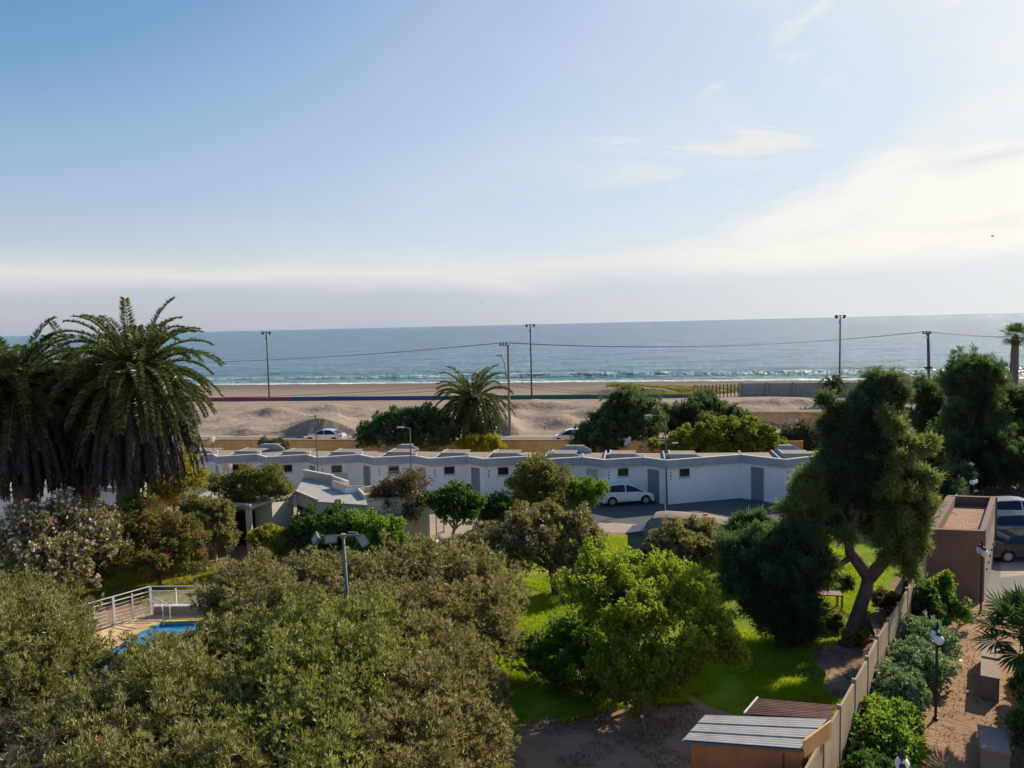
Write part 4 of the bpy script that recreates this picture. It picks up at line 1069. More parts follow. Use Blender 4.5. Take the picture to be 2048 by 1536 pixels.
# ------------------------------------------------------------------ floodlight pole over the oleanders
Y = 27.0; top = P(686, 1071, Y); bt = P(702, 1300, Y)
bx = P(700, 1250, Y).x
t = thing('floodlight_pole', 'grey floodlight pole with four square lamps rising out of the oleanders', 'floodlight', (bx, Y, 0))
MB().tube([(bx+.05, Y, 0), (top.x, Y, top.z)], [.075, .055], 12).build('pole', 'galvanised', t, smooth=True)
MB().box((top.x, Y, top.z-.02), (.17, .17, .17)).build('joint', 'concrete_light', t, bevel=.02)
MB().box((top.x-.05, Y-.09, top.z+.02), (1.58, .055, .06), .02).build('crossbar', 'galvanised', t)
for s in (-1, 1): MB().tube([(top.x+s*.02, Y, top.z-1.05), (top.x+s*.62, Y-.05, top.z-.08)], .015, 5).build('brace', 'galvanised', t)
def flood(px, py, yy, yaw, pitch, roll, w, h):
    c_ = P(px, py, yy); R = Matrix.Rotation(yaw, 3, 'Z') @ Matrix.Rotation(pitch, 3, 'X') @ Matrix.Rotation(roll, 3, 'Y')
    # local: lens faces -Y
    mb = MB(); mb.box((0, .03, 0), (w, .06, h)); mb.v = [c_+R @ v for v in mb.v]; o = mb.build('lamp_head', 'lamp_body', t, bevel=.008)
    mb = MB()
    for k in range(7): mb.box((-w/2+w*(k+.5)/7, .10, 0), (.012, .08, h*.85))
    mb.v = [c_+R @ v for v in mb.v]; mb.build('cooling_fins', 'lamp_body', o)
    mb = MB(); mb.box((0, -.004, 0), (w*.84, .012, h*.80)); mb.v = [c_+R @ v for v in mb.v]; mb.build('lens', 'lamp_glass', o)
    mb = MB()
    for (x0, z0, sx, sz) in ((0, h/2-.012, w, .024), (0, -h/2+.012, w, .024), (-w/2+.012, 0, .024, h), (w/2-.012, 0, .024, h)): mb.box((x0, -.012, z0), (sx, .03, sz))
    mb.v = [c_+R @ v for v in mb.v]; mb.build('bezel', 'galvanised', o)
flood(630, 1077, Y-.25, -.95, -.5, .35, .44, .34)
flood(661, 1078, Y-.30, .15, -.55, 0, .44, .32)
flood(726, 1081, Y-.35, .35, -.35, -.5, .32, .44)
flood(707, 1070, Y+.45, 2.9, -.4, 0, .37, .29)

# ------------------------------------------------------------------ pool, fence
def pg(x, y, z=.3): return Vector(G(x, y, z)).to_2d()
DZ = .15
pd = thing('swimming_pool', 'yellow-edged blue swimming pool behind the oleanders with a boarded deck', 'swimming pool', (-17, 33, 0))
pA, pB, pC = pg(215, 1291, DZ), pg(322, 1246, DZ), pg(372, 1243, DZ)
dW = (pC-pB).normalized()
deck = [pg(120, 1290, DZ), pg(303, 1226, DZ), pg(430, 1228, DZ), pg(430, 1243, DZ), pC, pB, pA, pg(120, 1335, DZ)]
o = MB().prism([tuple(p) for p in deck], -.02, DZ).build('deck', 'pool_deck', pd)
wtr = [pA, pB, pC, pC+Vector((1.2, 0)), pC+Vector((1.2, -4)), pA+Vector((1.0, -3)), pA+Vector((-2, -2))]
MB().prism([tuple(p) for p in wtr], -.6, .02).build('water', 'pool_water', pd)
cpn = MB(); cpn.wallseg(pA, pB, .28, DZ+.002, DZ+.05); cpn.wallseg(pB, pC+Vector((1.2, 0)), .28, DZ+.004, DZ+.053); cpn.build('coping', 'pool_coping', pd)
tl = MB(); tl.wallseg(pA, pB, .05, -.3, DZ+.0, left=False); tl.wallseg(pB, pC+Vector((1.2, 0)), .05, -.3, DZ-.002, left=False); tl.build('tiled_edge', 'pool_tile', pd)
brd = MB()
for k in range(9):
    a = deck[7].lerp(deck[1], .12+k*.095); d = (deck[1]-deck[7]).normalized(); n_ = Vector((d.y, -d.x)); a = a+n_*.52
    brd.box((a.x, a.y, DZ+.004), (.5, .85, .006), math.atan2(d.y, d.x)+.1)
brd.build('boards', 'deck_board', pd)
lad = thing('pool_ladder', 'white tubular ladder rails at the pool corner', 'ladder', tuple(G(325, 1245, DZ)))
for (xa, ya, xb, yb) in ((294, 1237, 327, 1252), (308, 1233, 341, 1249)):
    a = G(xa, ya, DZ); b = G(xb, yb, .05); a.z = DZ; b.z = 0
    mb = MB(); zt = .95; mb.tube([a, a+Vector((0, 0, zt-.08)), a.lerp(b, .05)+Vector((0, 0, zt)), a.lerp(b, .95)+Vector((0, 0, zt)), b+Vector((0, 0, zt-.08)), b-Vector((0, 0, .3))], .022, 8).build('rail', 'white_paint', lad, smooth=True)
# fence
t = thing('pool_fence', 'white metal railing fence around the corner of the pool', 'fence', tuple(G(303, 1228, .1)))
FC = pg(303, 1227, .1); FLf = FC + (pg(205, 1257, .1)-FC)*1.9; FRf = FC+(pg(410, 1226, .1)-FC)*1.9
zh = 1.30
def run(a, b, n, hor):
    for k in range(n+1):
        if k == 0 and hor is False: continue
        p = a.lerp(b, k/n); big = (k % 2 == 0)
        MB().box((p.x, p.y, .05+zh/2), (.09 if big else .05, .09 if big else .05, zh+.04 if big else zh-.1), math.atan2((b-a).y, (b-a).x)).build('post', 'white_paint', t)
    for k in range(n):
        p, q = a.lerp(b, k/n), a.lerp(b, (k+1)/n); mb = MB()
        mb.tube([(p.x, p.y, .15), (q.x, q.y, .15)], .025, 5); mb.tube([(p.x, p.y, zh-.12), (q.x, q.y, zh-.12)], .025, 5)
        if hor:
            for z in (.32, .49, .66, .83, 1.0): mb.tube([(p.x, p.y, z), (q.x, q.y, z)], .009, 4)
        else:
            m_ = 22
            for j in range(1, m_):
                r_ = p.lerp(q, j/m_); mb.tube([(r_.x, r_.y, .15), (r_.x, r_.y, zh-.12)], .006, 3, cap=False)
            for z in (.4, .65, .9): mb.tube([(p.x, p.y, z), (q.x, q.y, z)], .006, 4)
        mb.build('railing_panel', 'white_paint', t)
    MB().tube([(a.x, a.y, zh+.1), (b.x, b.y, zh+.1)], .025, 6).build('handrail', 'white_paint', t)
run(FC, FLf, 5, True); run(FC, FRf, 4, False)
t = thing('low_wall', 'low white-topped wall behind the pool fence corner', 'wall', tuple(G(360, 1220)))
a = FC+Vector((.25, -.18)); b = FRf+Vector((0, -.2)); MB().wallseg(a, b, .18, 0, .55, left=False).build('panel', 'pavement', t); MB().wallseg(a+Vector((0, .02)), b+Vector((0, .02)), .24, .552, .60, left=False).build('coping', 'white_paint', t)

# bench / table under the big tree, small planter, stake, gate
t = thing('picnic_table', 'small wooden table on the lawn beside the dark conical tree', 'table', (14.3, 34.9, 0))
c_ = G(1652, 1190, .62); MB().box((c_.x, c_.y, .70), (1.35, .6, .05), -.15).build('tabletop', 'timber', t)
for a, b in ((-.6, -.24), (.6, -.24), (-.6, .24), (.6, .24)): MB().box((c_.x+a, c_.y+b-.1*a, .34), (.07, .07, .68)).build('leg', 'timber', t)
t = thing('tree_planter', 'square white kerb planter around the forked hibiscus trunk', 'planter', tuple(G(895, 1095)))
c_ = G(900, 1093); pb = MB()
for (dx_, dy_, sx, sy) in ((0, -.75, 1.7, .15), (0, .75, 1.7, .15), (-.775, 0, .15, 1.35), (.775, 0, .15, 1.35)): pb.box((c_.x+dx_, c_.y+dy_, .15), (sx, sy, .32))
pb.build('kerb', 'white_wall', t); MB().box((c_.x, c_.y, .1), (1.39, 1.34, .2)).build('soil', 'soil', t)
t = thing('garden_stake', 'thin leaning stake with a pale top on the bare dirt', 'stake', tuple(G(1294, 1474)))
a, b = G(1294, 1474), P(1284, 1433, 23.4); MB().tube([a, b], .018, 6).build('shaft', 'timber_pole', t); MB().sphere(b, .06, 8, sc=(1, 1, .7)).build('tip', 'coping', t)
t = thing('garden_gate', 'open tubular metal gate beside the pavement at the cream house', 'gate', tuple(G(880, 1068)))
a, b = G(873, 1070), G(888, 1066); gm_ = MB()
for z in (.1, 1.1): gm_.tube([a+Vector((0, 0, z)), b+Vector((0, 0, z))], .03, 6)
gm_.build('rails', 'rusty_pole', t)
for q in (a, b): MB().tube([q, q+Vector((0, 0, 1.15))], .035, 6).build('post', 'rusty_pole', t)
b0 = G(858, 1076); q = thing('garden_wall', 'low cream garden wall beside the pavement below the twiggy tree', 'wall', (b0.x, b0.y, 0))
a, b = Vector(G(815, 1080)).to_2d(), Vector(G(860, 1076)).to_2d(); MB().wallseg(a, b, .15, 0, 1.0).build('panel', 'cream_wall', q); MB().wallseg(a-Vector((0, .03)), b-Vector((0, .03)), .21, 1.003, 1.06).build('coping', 'coping', q)

# ------------------------------------------------------------------ vehicles
def extr(prof, hw_fn, mb, mi=0):
    n = len(prof); vs_ = [(x, -hw_fn(x, z), z) for x, z in prof]+[(x, hw_fn(x, z), z) for x, z in prof]
    fs_ = [list(range(n)), list(range(2*n-1, n-1, -1))]+[[i, n+i, n+(i+1) % n, (i+1) % n] for i in range(n)]
    mb.add(vs_, fs_, mi)
def tri(o):
    bm = bmesh.new(); bm.from_mesh(o.data); bmesh.ops.recalc_face_normals(bm, faces=bm.faces[:]); bmesh.ops.triangulate(bm, faces=[f for f in bm.faces if len(f.verts) > 4]); bm.to_mesh(o.data); bm.free()
def car(label, loc, heading, paint, kind, group='cars'):
    t = thing('parked_car' if kind != 'sedan' else 'car', label, 'car', loc, heading, group=group)
    if kind == 'sedan': L, Hh, W = 4.35, 1.44, 1.70; low = [(-2.17, .42), (-2.2, .7), (-2.12, .93), (-1.55, .98), (-1.2, .96), (.95, .93), (1.75, .80), (2.08, .66), (2.17, .48), (2.12, .28)]; cab = [(-1.75, .93), (-1.15, 1.34), (-.75, 1.43), (.05, 1.42), (.45, 1.34), (1.15, .90)]; wb = (-1.32, 1.33)
    elif kind == 'hatch': L, Hh, W = 3.9, 1.53, 1.69; low = [(-1.92, .40), (-1.96, .68), (-1.90, .98), (-1.0, .97), (1.0, .93), (1.6, .84), (1.86, .66), (1.93, .45), (1.88, .26)]; cab = [(-1.90, .95), (-1.66, 1.38), (-1.3, 1.50), (-.5, 1.53), (.15, 1.48), (.55, 1.34), (1.36, .88)]; wb = (-1.22, 1.26)
    else: L, Hh, W = 4.5, 1.66, 1.83; low = [(-2.2, .45), (-2.25, .75), (-2.18, 1.06), (-1.0, 1.05), (1.0, 1.03), (1.9, .95), (2.18, .75), (2.25, .5), (2.18, .3)]; cab = [(-2.15, 1.03), (-1.95, 1.48), (-1.6, 1.62), (-.4, 1.67), (.2, 1.62), (.55, 1.50), (1.25, 1.0)]; wb = (-1.35, 1.38)
    rw = .33 if kind != 'suv' else .37
    hw = W/2
    prof = list(low)
    bot = .22
    arch = []
    for cx in (wb[1], wb[0]):
        for k in range(9):
            a_ = pi*k/8; arch.append((cx+(rw+.06)*cos(a_), rw+(rw+.06)*sin(a_)) if True else None)
    fullp = prof + [(prof[-1][0]-.02, bot)] + arch[:9] + arch[9:] + [(prof[0][0]+.04, bot)]
    def wfn(x, z):
        e = 1-.10*max(0, (abs(x)-L/2+.55)/.55)**2
        return hw*e*(1-.05*max(0, (z-.65)/.4))
    mb = MB(); extr(fullp, wfn, mb); body = mb.build('body', paint, t, local=True); 
    tri(body)
    def cw(x, z): return hw*(.945-.27*max(0, z-.95)/.6)
    mb = MB(); extr(cab, cw, mb); cabo = mb.build('roof', paint, t, local=True); tri(cabo)
    # glass: side windows, proud of the cab side
    cb = [p for p in cab]
    zc = sum(p[1] for p in cab)/len(cab); xc = sum(p[0] for p in cab)/len(cab)
    def shrink(p, k=.86, kz=.80): return (xc+(p[0]-xc)*k, .07+zc*1.0-.03+(p[1]-zc)*kz - .04)
    g_ = [shrink(p) for p in cab]
    for s in (-1, 1):
        for (lo, hi) in ((-9, -.25), (-.17, 9)):
            pts_ = []
            n = len(g_)
            for i in range(n):
                p, q = g_[i], g_[(i+1) % n]
                ins_ = lo <= p[0] <= hi
                if ins_: pts_.append(p)
                for lim in (lo, hi):
                    if (p[0]-lim)*(q[0]-lim) < 0:
                        k = (lim-p[0])/(q[0]-p[0]); pts_.append((lim, p[1]+(q[1]-p[1])*k))
            if len(pts_) < 3: continue
            mx_ = sum(a[0] for a in pts_)/len(pts_); mz_ = sum(a[1] for a in pts_)/len(pts_)
            pts_.sort(key=lambda p: math.atan2(p[1]-mz_, p[0]-mx_))
            vs_ = [(x, s*(cw(x, z)+.006), z) for x, z in pts_]; vs2 = [(x, s*(cw(x, z)-.01), z) for x, z in pts_]; n2_ = len(pts_)
            MB().add(vs_+vs2, [list(range(n2_)), list(range(2*n2_-1, n2_-1, -1))]+[[i, (i+1) % n2_, n2_+(i+1) % n2_, n2_+i] for i in range(n2_)]).build('side_window', 'dark_glass', t, local=True)
    def slopeglass(p, q, name):
        p = Vector((p[0], 0, p[1])); q = Vector((q[0], 0, q[1])); d = (q-p); a_, b_ = p+d*.08, q-d*.08; nrm = Vector((-d.z, 0, d.x)).normalized()
        if nrm.z < 0: nrm = -nrm
        vs_ = []
        for v in (a_, b_):
            w_ = cw(v.x, v.z)*.90
            for s in (-1, 1): vs_.append((v.x+nrm.x*.008, s*w_, v.z+nrm.z*.008))
        MB().add(vs_, [[0, 1, 3, 2]]).build(name, 'dark_glass', t, local=True)
    slopeglass(cab[-2], cab[-1], 'windscreen'); slopeglass(cab[1], cab[0], 'rear_window')
    for wx_ in wb:
        for s in (-1, 1):
            w = MB(); w.tube([(wx_, s*(hw-.20), rw), (wx_, s*(hw-.005), rw)], rw, 18); wo_ = w.build('wheel', 'tyre', t, local=True)
            r_ = MB(); r_.tube([(wx_, s*(hw-.02), rw), (wx_, s*(hw+.006), rw)], rw*.62, 12); r_.build('rim', 'rim', wo_, local=True)
    for s in (-1, 1):
        MB().box((low[-3][0]-.1, s*(hw-.24), .68), (.18, .26, .14)).build('headlight', 'head_light', t, local=True, bevel=.02)
        MB().box((low[1][0]+.10, s*(hw-.13), .86), (.20, .24, .18)).build('tail_light', 'tail_light', t, local=True, bevel=.02)
        MB().box((cab[-1][0]-.32, s*(hw+.06), 1.0), (.12, .16, .12)).build('mirror', paint, t, local=True, bevel=.02)
    MB().box((low[-2][0]-.0, 0, .50), (.03, 1.0, .12)).build('grille', 'tyre', t, local=True)
    return t
g = G(650, 885, 1.16); car('silver saloon driving left on the coast road, left of the dark hedge trees', (g.x, g.y, 1.16), pi-.158, 'car_silver', 'sedan', 'cars on the coast road')
g = G(1143, 887, 1.16); car('grey hatchback on the coast road, its rear hidden by the dark trees', (g.x, g.y, 1.16), pi-.158, 'car_white', 'hatch', 'cars on the coast road')
g = G(1254, 1010, 0); car('white hatchback parked in the yard before the bungalows', (g.x, g.y+.6, .012), .14, 'car_white', 'hatch', 'cars parked in the yards')
car('silver suv parked furthest of the three behind the brown building', (P(2045, 1040, 47).x, 47.3, .012), -.12, 'car_silver', 'suv', 'cars parked in the yards')
car('dark blue car with a pale roof line, middle of the three behind the brown building', (P(2052, 1080, 43.4).x, 43.8, .012), -.10, 'car_blue', 'suv', 'cars parked in the yards')
car('black saloon nearest of the three behind the brown building', (P(2060, 1110, 40.2).x, 40.6, .012), -.08, 'car_black', 'sedan', 'cars parked in the yards')

# camper with a rounded roof
cA = G(1300, 1021, 2.6); ang = -.40
t = thing('camper_van', 'old camper van with a rounded dusty roof and dark blue bonnet behind the pink bush', 'camper', (cA.x, cA.y, 0), ang)
t.scale = (.9, .9, .93)
def loc(mb): return mb
prof = [(-.2, 1.0), (-.2, 1.75), (.0, 2.25), (.35, 2.52), (.9, 2.62), (2.2, 2.64), (3.8, 2.58), (4.7, 2.45), (4.85, 2.2), (4.85, .45), (-.0, .45)]
mb = MB(); n = len(prof); W_ = 1.9
extr([p for p in prof], lambda x, z: W_/2*(1-.12*max(0, z-1.9)/.75), mb); b_ = mb.build('body', 'camper_body', t, local=True); tri(b_)
rv = []; rf_ = []
top = [(.35, 2.53), (.9, 2.63), (2.2, 2.65), (3.8, 2.59), (4.7, 2.46)]
for (x, z) in top:
    for k in range(7):
        s = -1+2*k/6; rv.append((x, s*W_/2*.90, z+.012+.14*(1-s*s)))
for i in range(len(top)-1):
    for k in range(6): rf_.append([i*7+k, (i+1)*7+k, (i+1)*7+k+1, i*7+k+1])
MB().add(rv, rf_).build('roof', 'camper_roof', t, local=True, smooth=True)
MB().add([(-.24, -.84, 1.7), (-.24, .84, 1.7), (-.04, .80, 2.26), (-.04, -.80, 2.26), (.33, .76, 2.55), (.33, -.76, 2.55)], [[0, 1, 2, 3], [3, 2, 4, 5]]).build('windscreen', 'camper_blue', t, local=True)
MB().add([(-1.35, -1.0, 1.55), (-1.35, .95, 1.55), (-.2, .9, 1.78), (-.2, -.95, 1.78), (-1.35, -1.0, 1.45), (-1.35, .95, 1.45), (-.2, .9, 1.45), (-.2, -.95, 1.45)], [[0, 3, 2, 1], [4, 5, 6, 7], [0, 1, 5, 4], [1, 2, 6, 5], [2, 3, 7, 6], [3, 0, 4, 7]]).build('bonnet', 'camper_blue', t, local=True)
MB().box((-.72, 0, .9), (1.05, 1.7, 1.08)).build('nose', 'camper_body', t, local=True, bevel=.04)
MB().box((2.4, -W_/2-.0, 1.75), (1.6, .04, .5)).build('side_window', 'dark_glass', t, local=True)
MB().box((3.4, .1, 2.78), (.25, .25, .1)).build('roof_vent', 'terracotta_trim', t, local=True)
for wx_ in (.0, 3.8):
    for s in (-1, 1): MB().tube([(wx_, s*.78, .34), (wx_, s*.98, .34)], .34, 16).build('wheel', 'tyre', t, local=True)
MB().tube([(.9, .3, 2.7), (.9, .3, 3.15)], .02, 6).build('aerial', 'white_paint', t, local=True)

# birds
def bird(x, y, Y, sp, label):
    p = P(x, y, Y); t = thing('bird', label, 'bird', tuple(p), group='birds over the sea')
    mb = MB(); mb.tube([(p.x, p.y-.18, p.z), (p.x, p.y-.08, p.z), (p.x, p.y+.08, p.z), (p.x, p.y+.22, p.z)], [.015, .055, .06, .012], 8)
    for s in (-1, 1):
        mb.add([(p.x, p.y+.08, p.z), (p.x, p.y-.08, p.z), (p.x+s*sp*.5, p.y-.02, p.z+sp*.30), (p.x+s*sp, p.y+.05, p.z+sp*.12), (p.x+s*sp*.5, p.y+.12, p.z+sp*.33)], [[0, 1, 2, 4], [2, 3, 4]])
    mb.build('body', 'bird_grey', t)
bird(1985, 472, 70, .16, 'dark bird flying in front of the bright cloud at the right')
bird(940, 592, 110, .14, 'upper of the two tiny birds above the sea horizon')
bird(961, 606, 110, .14, 'lower of the two tiny birds above the sea horizon')
bird(1561, 676, 110, .3, 'small bird gliding low over the sea beside the right floodlight mast')

# ------------------------------------------------------------------ palms
def date_palm(name, label, base, crown, R, nup, nskirt, seed, trunk_r=.38, skirt_len=5.5, leafw=.05, lean=0, fruits=True, group=None, mini=1.0, eldry=.0):
    base = Vector(base); crown = Vector(crown)
    t = thing(name, label, 'palm tree', tuple(base), group=group)
    rr = np.random.default_rng(seed)
    def fronds(nf, el0, el1, Lf, droop, mat, nm, V, dry, leafL):
        T = []; A = []; Hh = []
        LW = []
        sv = MB()
        for k in range(nf):
            az = 2*pi*(k*.381966+rr.random()*.04); e = el0+(el1-el0)*((k+.5)/nf)+rr.normal()*.07
            L = Lf*(.85+.25*rr.random())
            p = np.array(crown)+np.array([cos(az)*.2, sin(az)*.2, 0])*mini
            n = 34; dl = L/n; d_el = e; pts = [p.copy()]; side = np.array([-sin(az), cos(az), 0])
            tw_ = rr.normal()*.15
            for i in range(n):
                f = i/n; d_el -= droop*(.35+1.5*f)/n*(1 if not dry else 1)*max(.15, cos(d_el) if d_el > -1.45 else 0.0)
                dirv = np.array([cos(az+tw_*f)*cos(d_el), sin(az+tw_*f)*cos(d_el), sin(d_el)])
                p = p+dirv*dl; pts.append(p.copy())
                if i < 2: continue
                upv = np.cross(dirv, side); upv /= np.linalg.norm(upv)+1e-9
                if upv[2] < 0 and abs(d_el) < 1.4: upv = -upv
                fl = leafL*(min(1, f*4+.25))*(1-.45*max(0, f-.6)/.4)
                for s in (-1, 1):
                    for q in (0, .2, .4, .6, .8):
                        a = side*s*(.85 if not dry else .7)+dirv*(.62 if not dry else .9)+upv*(V if not dry else 0)+rr.normal(size=3)*.17
                        a[2] -= .15 if not dry else .5
                        a /= np.linalg.norm(a); T.append(p-dirv*dl*q); A.append(a*fl); Hh.append(np.clip(.5+rr.normal()*.25, 0, 1))
            w = .05*mini
            sv.tube(pts[::5]+[pts[-1]], [w*(1-.75*i/ (len(pts[::5]))) for i in range(len(pts[::5])+1)], 3, cap=False)
        T = np.array(T); A = np.array(A); n = len(T); ll = np.linalg.norm(A, axis=1)[:, None]; D = A/ll
        S = np.cross(D, rr.normal(size=(n, 3))); S /= np.linalg.norm(S, axis=1)[:, None]+1e-9
        Vv = np.stack([T-S*leafw*.25, T+D*ll*.45-S*leafw*.5+0*S, T+D*ll, T+D*ll*.45+S*leafw*.5], 1)
        sv_v = np.array([tuple(v) for v in sv.v]); off_ = 4*n
        Vall = np.concatenate([Vv.reshape(-1, 3), sv_v])-np.array(base)
        faces = [[4*i, 4*i+1, 4*i+2, 4*i+3] for i in range(n)]+[[j+off_ for j in f] for f in sv.f]
        me = bpy.data.meshes.new(nm); me.from_pydata(Vall.tolist(), [], faces); me.materials.append(MATS[mat])
        at = me.attributes.new('hue', 'FLOAT', 'FACE'); at.data.foreach_set('value', np.concatenate([np.array(Hh), np.full(len(sv.f), .95)]).astype(np.float32))
        o = bpy.data.objects.new(nm, me); COL.objects.link(o); o.parent = t
    fronds(nup, 1.25, -.75, R, 1.45, 'frond_green', 'crown', .35, False, .50*mini)
    fronds(nskirt, -.55, -1.45, skirt_len, 1.6, 'frond_dry', 'skirt', 0, True, .44*mini)
    h = crown.z-base.z
    pts = [base+Vector((0, 0, -.1)), base+Vector((0, 0, h*.1)), base.lerp(crown, .5)+Vector((0, 0, 0)), base.lerp(crown, .93), crown]
    mb = MB(); npt = 40
    pp_ = [base.lerp(crown, i/npt) for i in range(npt+1)]
    mb.tube(pp_, [trunk_r*(1.25 if i < 3 else 1.0)*(1+.10*(i % 2))*(1.35 if i > npt-3 else 1) for i in range(npt+1)], 12)
    mb.build('trunk', 'bark_palm', t, smooth=False)
    if fruits:
        for k in range(5):
            az = 2*pi*k/5+.3; c = crown+Vector((cos(az)*.85, sin(az)*.85, .25)); TT = np.array([tuple(c+Vector(tuple(rr.normal(size=3)*.22))) for _ in range(60)])
            leafmesh('fruit_cluster', 'fruit_orange', TT, np.tile(np.array([[cos(az)*.5, sin(az)*.5, -.4]]), (60, 1)), 3, .22, .05, .5, t, seed+k)
    return t
c3 = P(270, 752, 42.5); date_palm('date_palm', 'tallest date palm, with orange fruit stalks, right of the cluster of three', (G(286, 1010, 3).x+.0, 42.5, 0), c3, 4.7, 120, 190, 21, .58, 5.9, .062)
c2 = P(150, 790, 46.0); date_palm('date_palm', 'middle date palm, half hidden behind the tallest one', (c2.x+.7, 46.0, 0), c2, 4.6, 90, 150, 22, .58, 5.8, .062)
c1 = P(33, 775, 42.5); date_palm('date_palm', 'left date palm with brown hanging skirt at the left edge', (P(50, 950, 42.5).x, 42.5, 0), c1, 4.2, 96, 160, 23, .58, 5.7, .062)
c4 = P(945, 800, 72); date_palm('date_palm', 'lone date palm with arching fronds and dry skirt in front of the coast road', (P(950, 900, 72).x, 72, 0.2), c4, 4.1, 66, 50, 24, .42, 3.9, .06, fruits=False)
c5 = P(1666, 768, 104); date_palm('date_palm', 'small stubby palm at the foot of the right floodlight mast', (c5.x, 104, 1), c5, 2.0, 30, 12, 25, .2, 1.5, .07, fruits=False, mini=.6)
c6 = Vector((20.0, 26.0, 4.9)); date_palm('date_palm', 'palm just past the right edge that shades the path', (20.0, 26.0, 0), c6, 1.7, 40, 10, 26, .25, 1.2, .05, fruits=False, mini=.7)

def fan_palm(label, base, crown, R, nleaf, seed, tr=.15, seg=30, width=.062, elmin=-.7):
    base = Vector(base); crown = Vector(crown); rr = random.Random(seed)
    t = thing('fan_palm', label, 'palm tree', tuple(base)); mb = MB(); st = MB(); hv_ = []
    for k in range(nleaf):
        az = 2*pi*k*.381966+rr.random()*.3; e = 1.35-(1.35-elmin)*(k+.5)/nleaf
        d = Vector((cos(az)*cos(e), sin(az)*cos(e), sin(e))); c = crown+d*R*.55
        st.tube([crown, crown+d*R*.3+Vector((0, 0, .05)), c], .014*R, 4, cap=False)
        side = d.cross(Vector((0, 0, 1))).normalized(); up = side.cross(d).normalized()
        hue_ = rr.random()
        for j in range(seg):
            a_ = (j/(seg-1)-.5)*4.3; L = R*.55*(.8+.3*cos(a_*.7))*(.9+.2*rr.random())
            q = (d*cos(a_)+side*sin(a_)+up*(.10+.12*(j % 2))).normalized()
            w_ = q.cross(up+side*.2).normalized()*width*R*.5
            tip = c+q*L-Vector((0, 0, .30*L*rr.random()))
            mb.add([c, c+q*L*.55-w_, tip, c+q*L*.55+w_], [[0, 1, 2, 3]]); hv_.append(min(1, max(0, hue_*.5+.25+rr.gauss(0, .15))))
    o = mb.build('crown', 'fan_green', t)
    at = o.data.attributes.new('hue', 'FLOAT', 'FACE'); at.data.foreach_set('value', hv_)
    st.build('leaf_stalks', 'leaf_stalk', t)
    npt = 14; pp_ = [base.lerp(crown, i/npt) for i in range(npt+1)]; tm = MB(); tm.tube(pp_, [tr*(1.3-.5*i/npt)*(1+.12*(i % 2)) for i in range(npt+1)], 10); tm.build('trunk', 'bark_palm', t)
    return t
simple('leaf_stalk', (.10, .12, .04), .6, var=.1, bmp=0)
cf = P(2030, 1268, 23.6); fan_palm('dark green fan palm leaning over the rendered blocks at the right edge', (17.2, 23.5, 0), (cf.x+.2, 23.6, cf.z), 1.45, 22, 3, .14)
cf = P(2031, 672, 88); fan_palm('thin tall fan palm in front of the sea at the right edge', (P(2026, 760, 88).x, 88, 1), cf, 1.7, 22, 5, .42, 22, .06, -.9)
cf = P(2008, 738, 96); fan_palm('short young fan palm beside the thin tall fan palm', (cf.x, 96, 1), cf, 1.0, 12, 6, .12, 18, .07)

# ------------------------------------------------------------------ trees and bushes
B_ = px_blob
# foreground oleanders -------------------------------------------------
def gb(x, y, z, r, rz=None): p = G(x, y, z); return (tuple(p), (r, r, rz or r))
OL = dict(per=10, L=.18, W=.034, spread=.55, up=.8, ksub=70, sub=(.14, .30), inner=.08, hv=.95, radr=(.66, 1.10), plume=.6)
tree('oleander_bush', 'grey-green oleander in the foreground, below the pool', 'bush', (-9.0, 21.0, 0),
     [gb(180, 1480, 2.0, 1.5), gb(330, 1410, 2.2, 1.6), gb(440, 1340, 2.1, 1.4), gb(330, 1490, 2.1, 1.5), gb(285, 1346, 1.75, 1.1), gb(350, 1325, 1.65, 1.0), gb(440, 1310, 1.9, 1.2), gb(410, 1295, 1.0, .7), gb(420, 1600, 2.1, 1.5), gb(200, 1600, 2.0, 1.4), gb(440, 1440, 2.1, 1.3)],
     'leaf_oleander', 18000, seed=31, trunk=.1, flowers=[('flower_pink', 90, .08, None)], **OL)
tree('oleander_bush', 'large yellowish-green oleander at the bottom centre, in front of the floodlight pole', 'bush', (-3.6, 20.5, 0),
     [gb(560, 1400, 2.4, 1.6), gb(560, 1310, 2.3, 1.5), gb(650, 1290, 2.7, 1.6), gb(740, 1285, 2.6, 1.5), gb(680, 1350, 2.7, 1.6), gb(650, 1440, 2.4, 1.5), gb(540, 1490, 2.2, 1.5), gb(650, 1520, 2.1, 1.4), gb(650, 1600, 2.1, 1.5), gb(500, 1250, 1.8, 1.3), gb(760, 1360, 2.4, 1.4), gb(740, 1440, 2.1, 1.4)],
     'leaf_oleander_green', 18000, seed=231, trunk=.1, flowers=[('flower_pink', 40, .08, None)], **OL)
tree('oleander_bush', 'olive oleander at the bottom centre, next to the bare dirt patch', 'bush', (-1.0, 20.0, 0),
     [gb(860, 1430, 2.0, 1.5), gb(930, 1500, 1.5, 1.3), gb(890, 1350, 1.9, 1.4), gb(800, 1530, 2.0, 1.4), gb(860, 1620, 1.7, 1.3), gb(950, 1400, 1.2, 1.1), gb(820, 1310, 2.1, 1.3), gb(930, 1330, 1.3, 1.1)],
     'leaf_oleander_pink', 11000, seed=232, trunk=.1, flowers=[('flower_pink', 14, .08, None)], **OL)
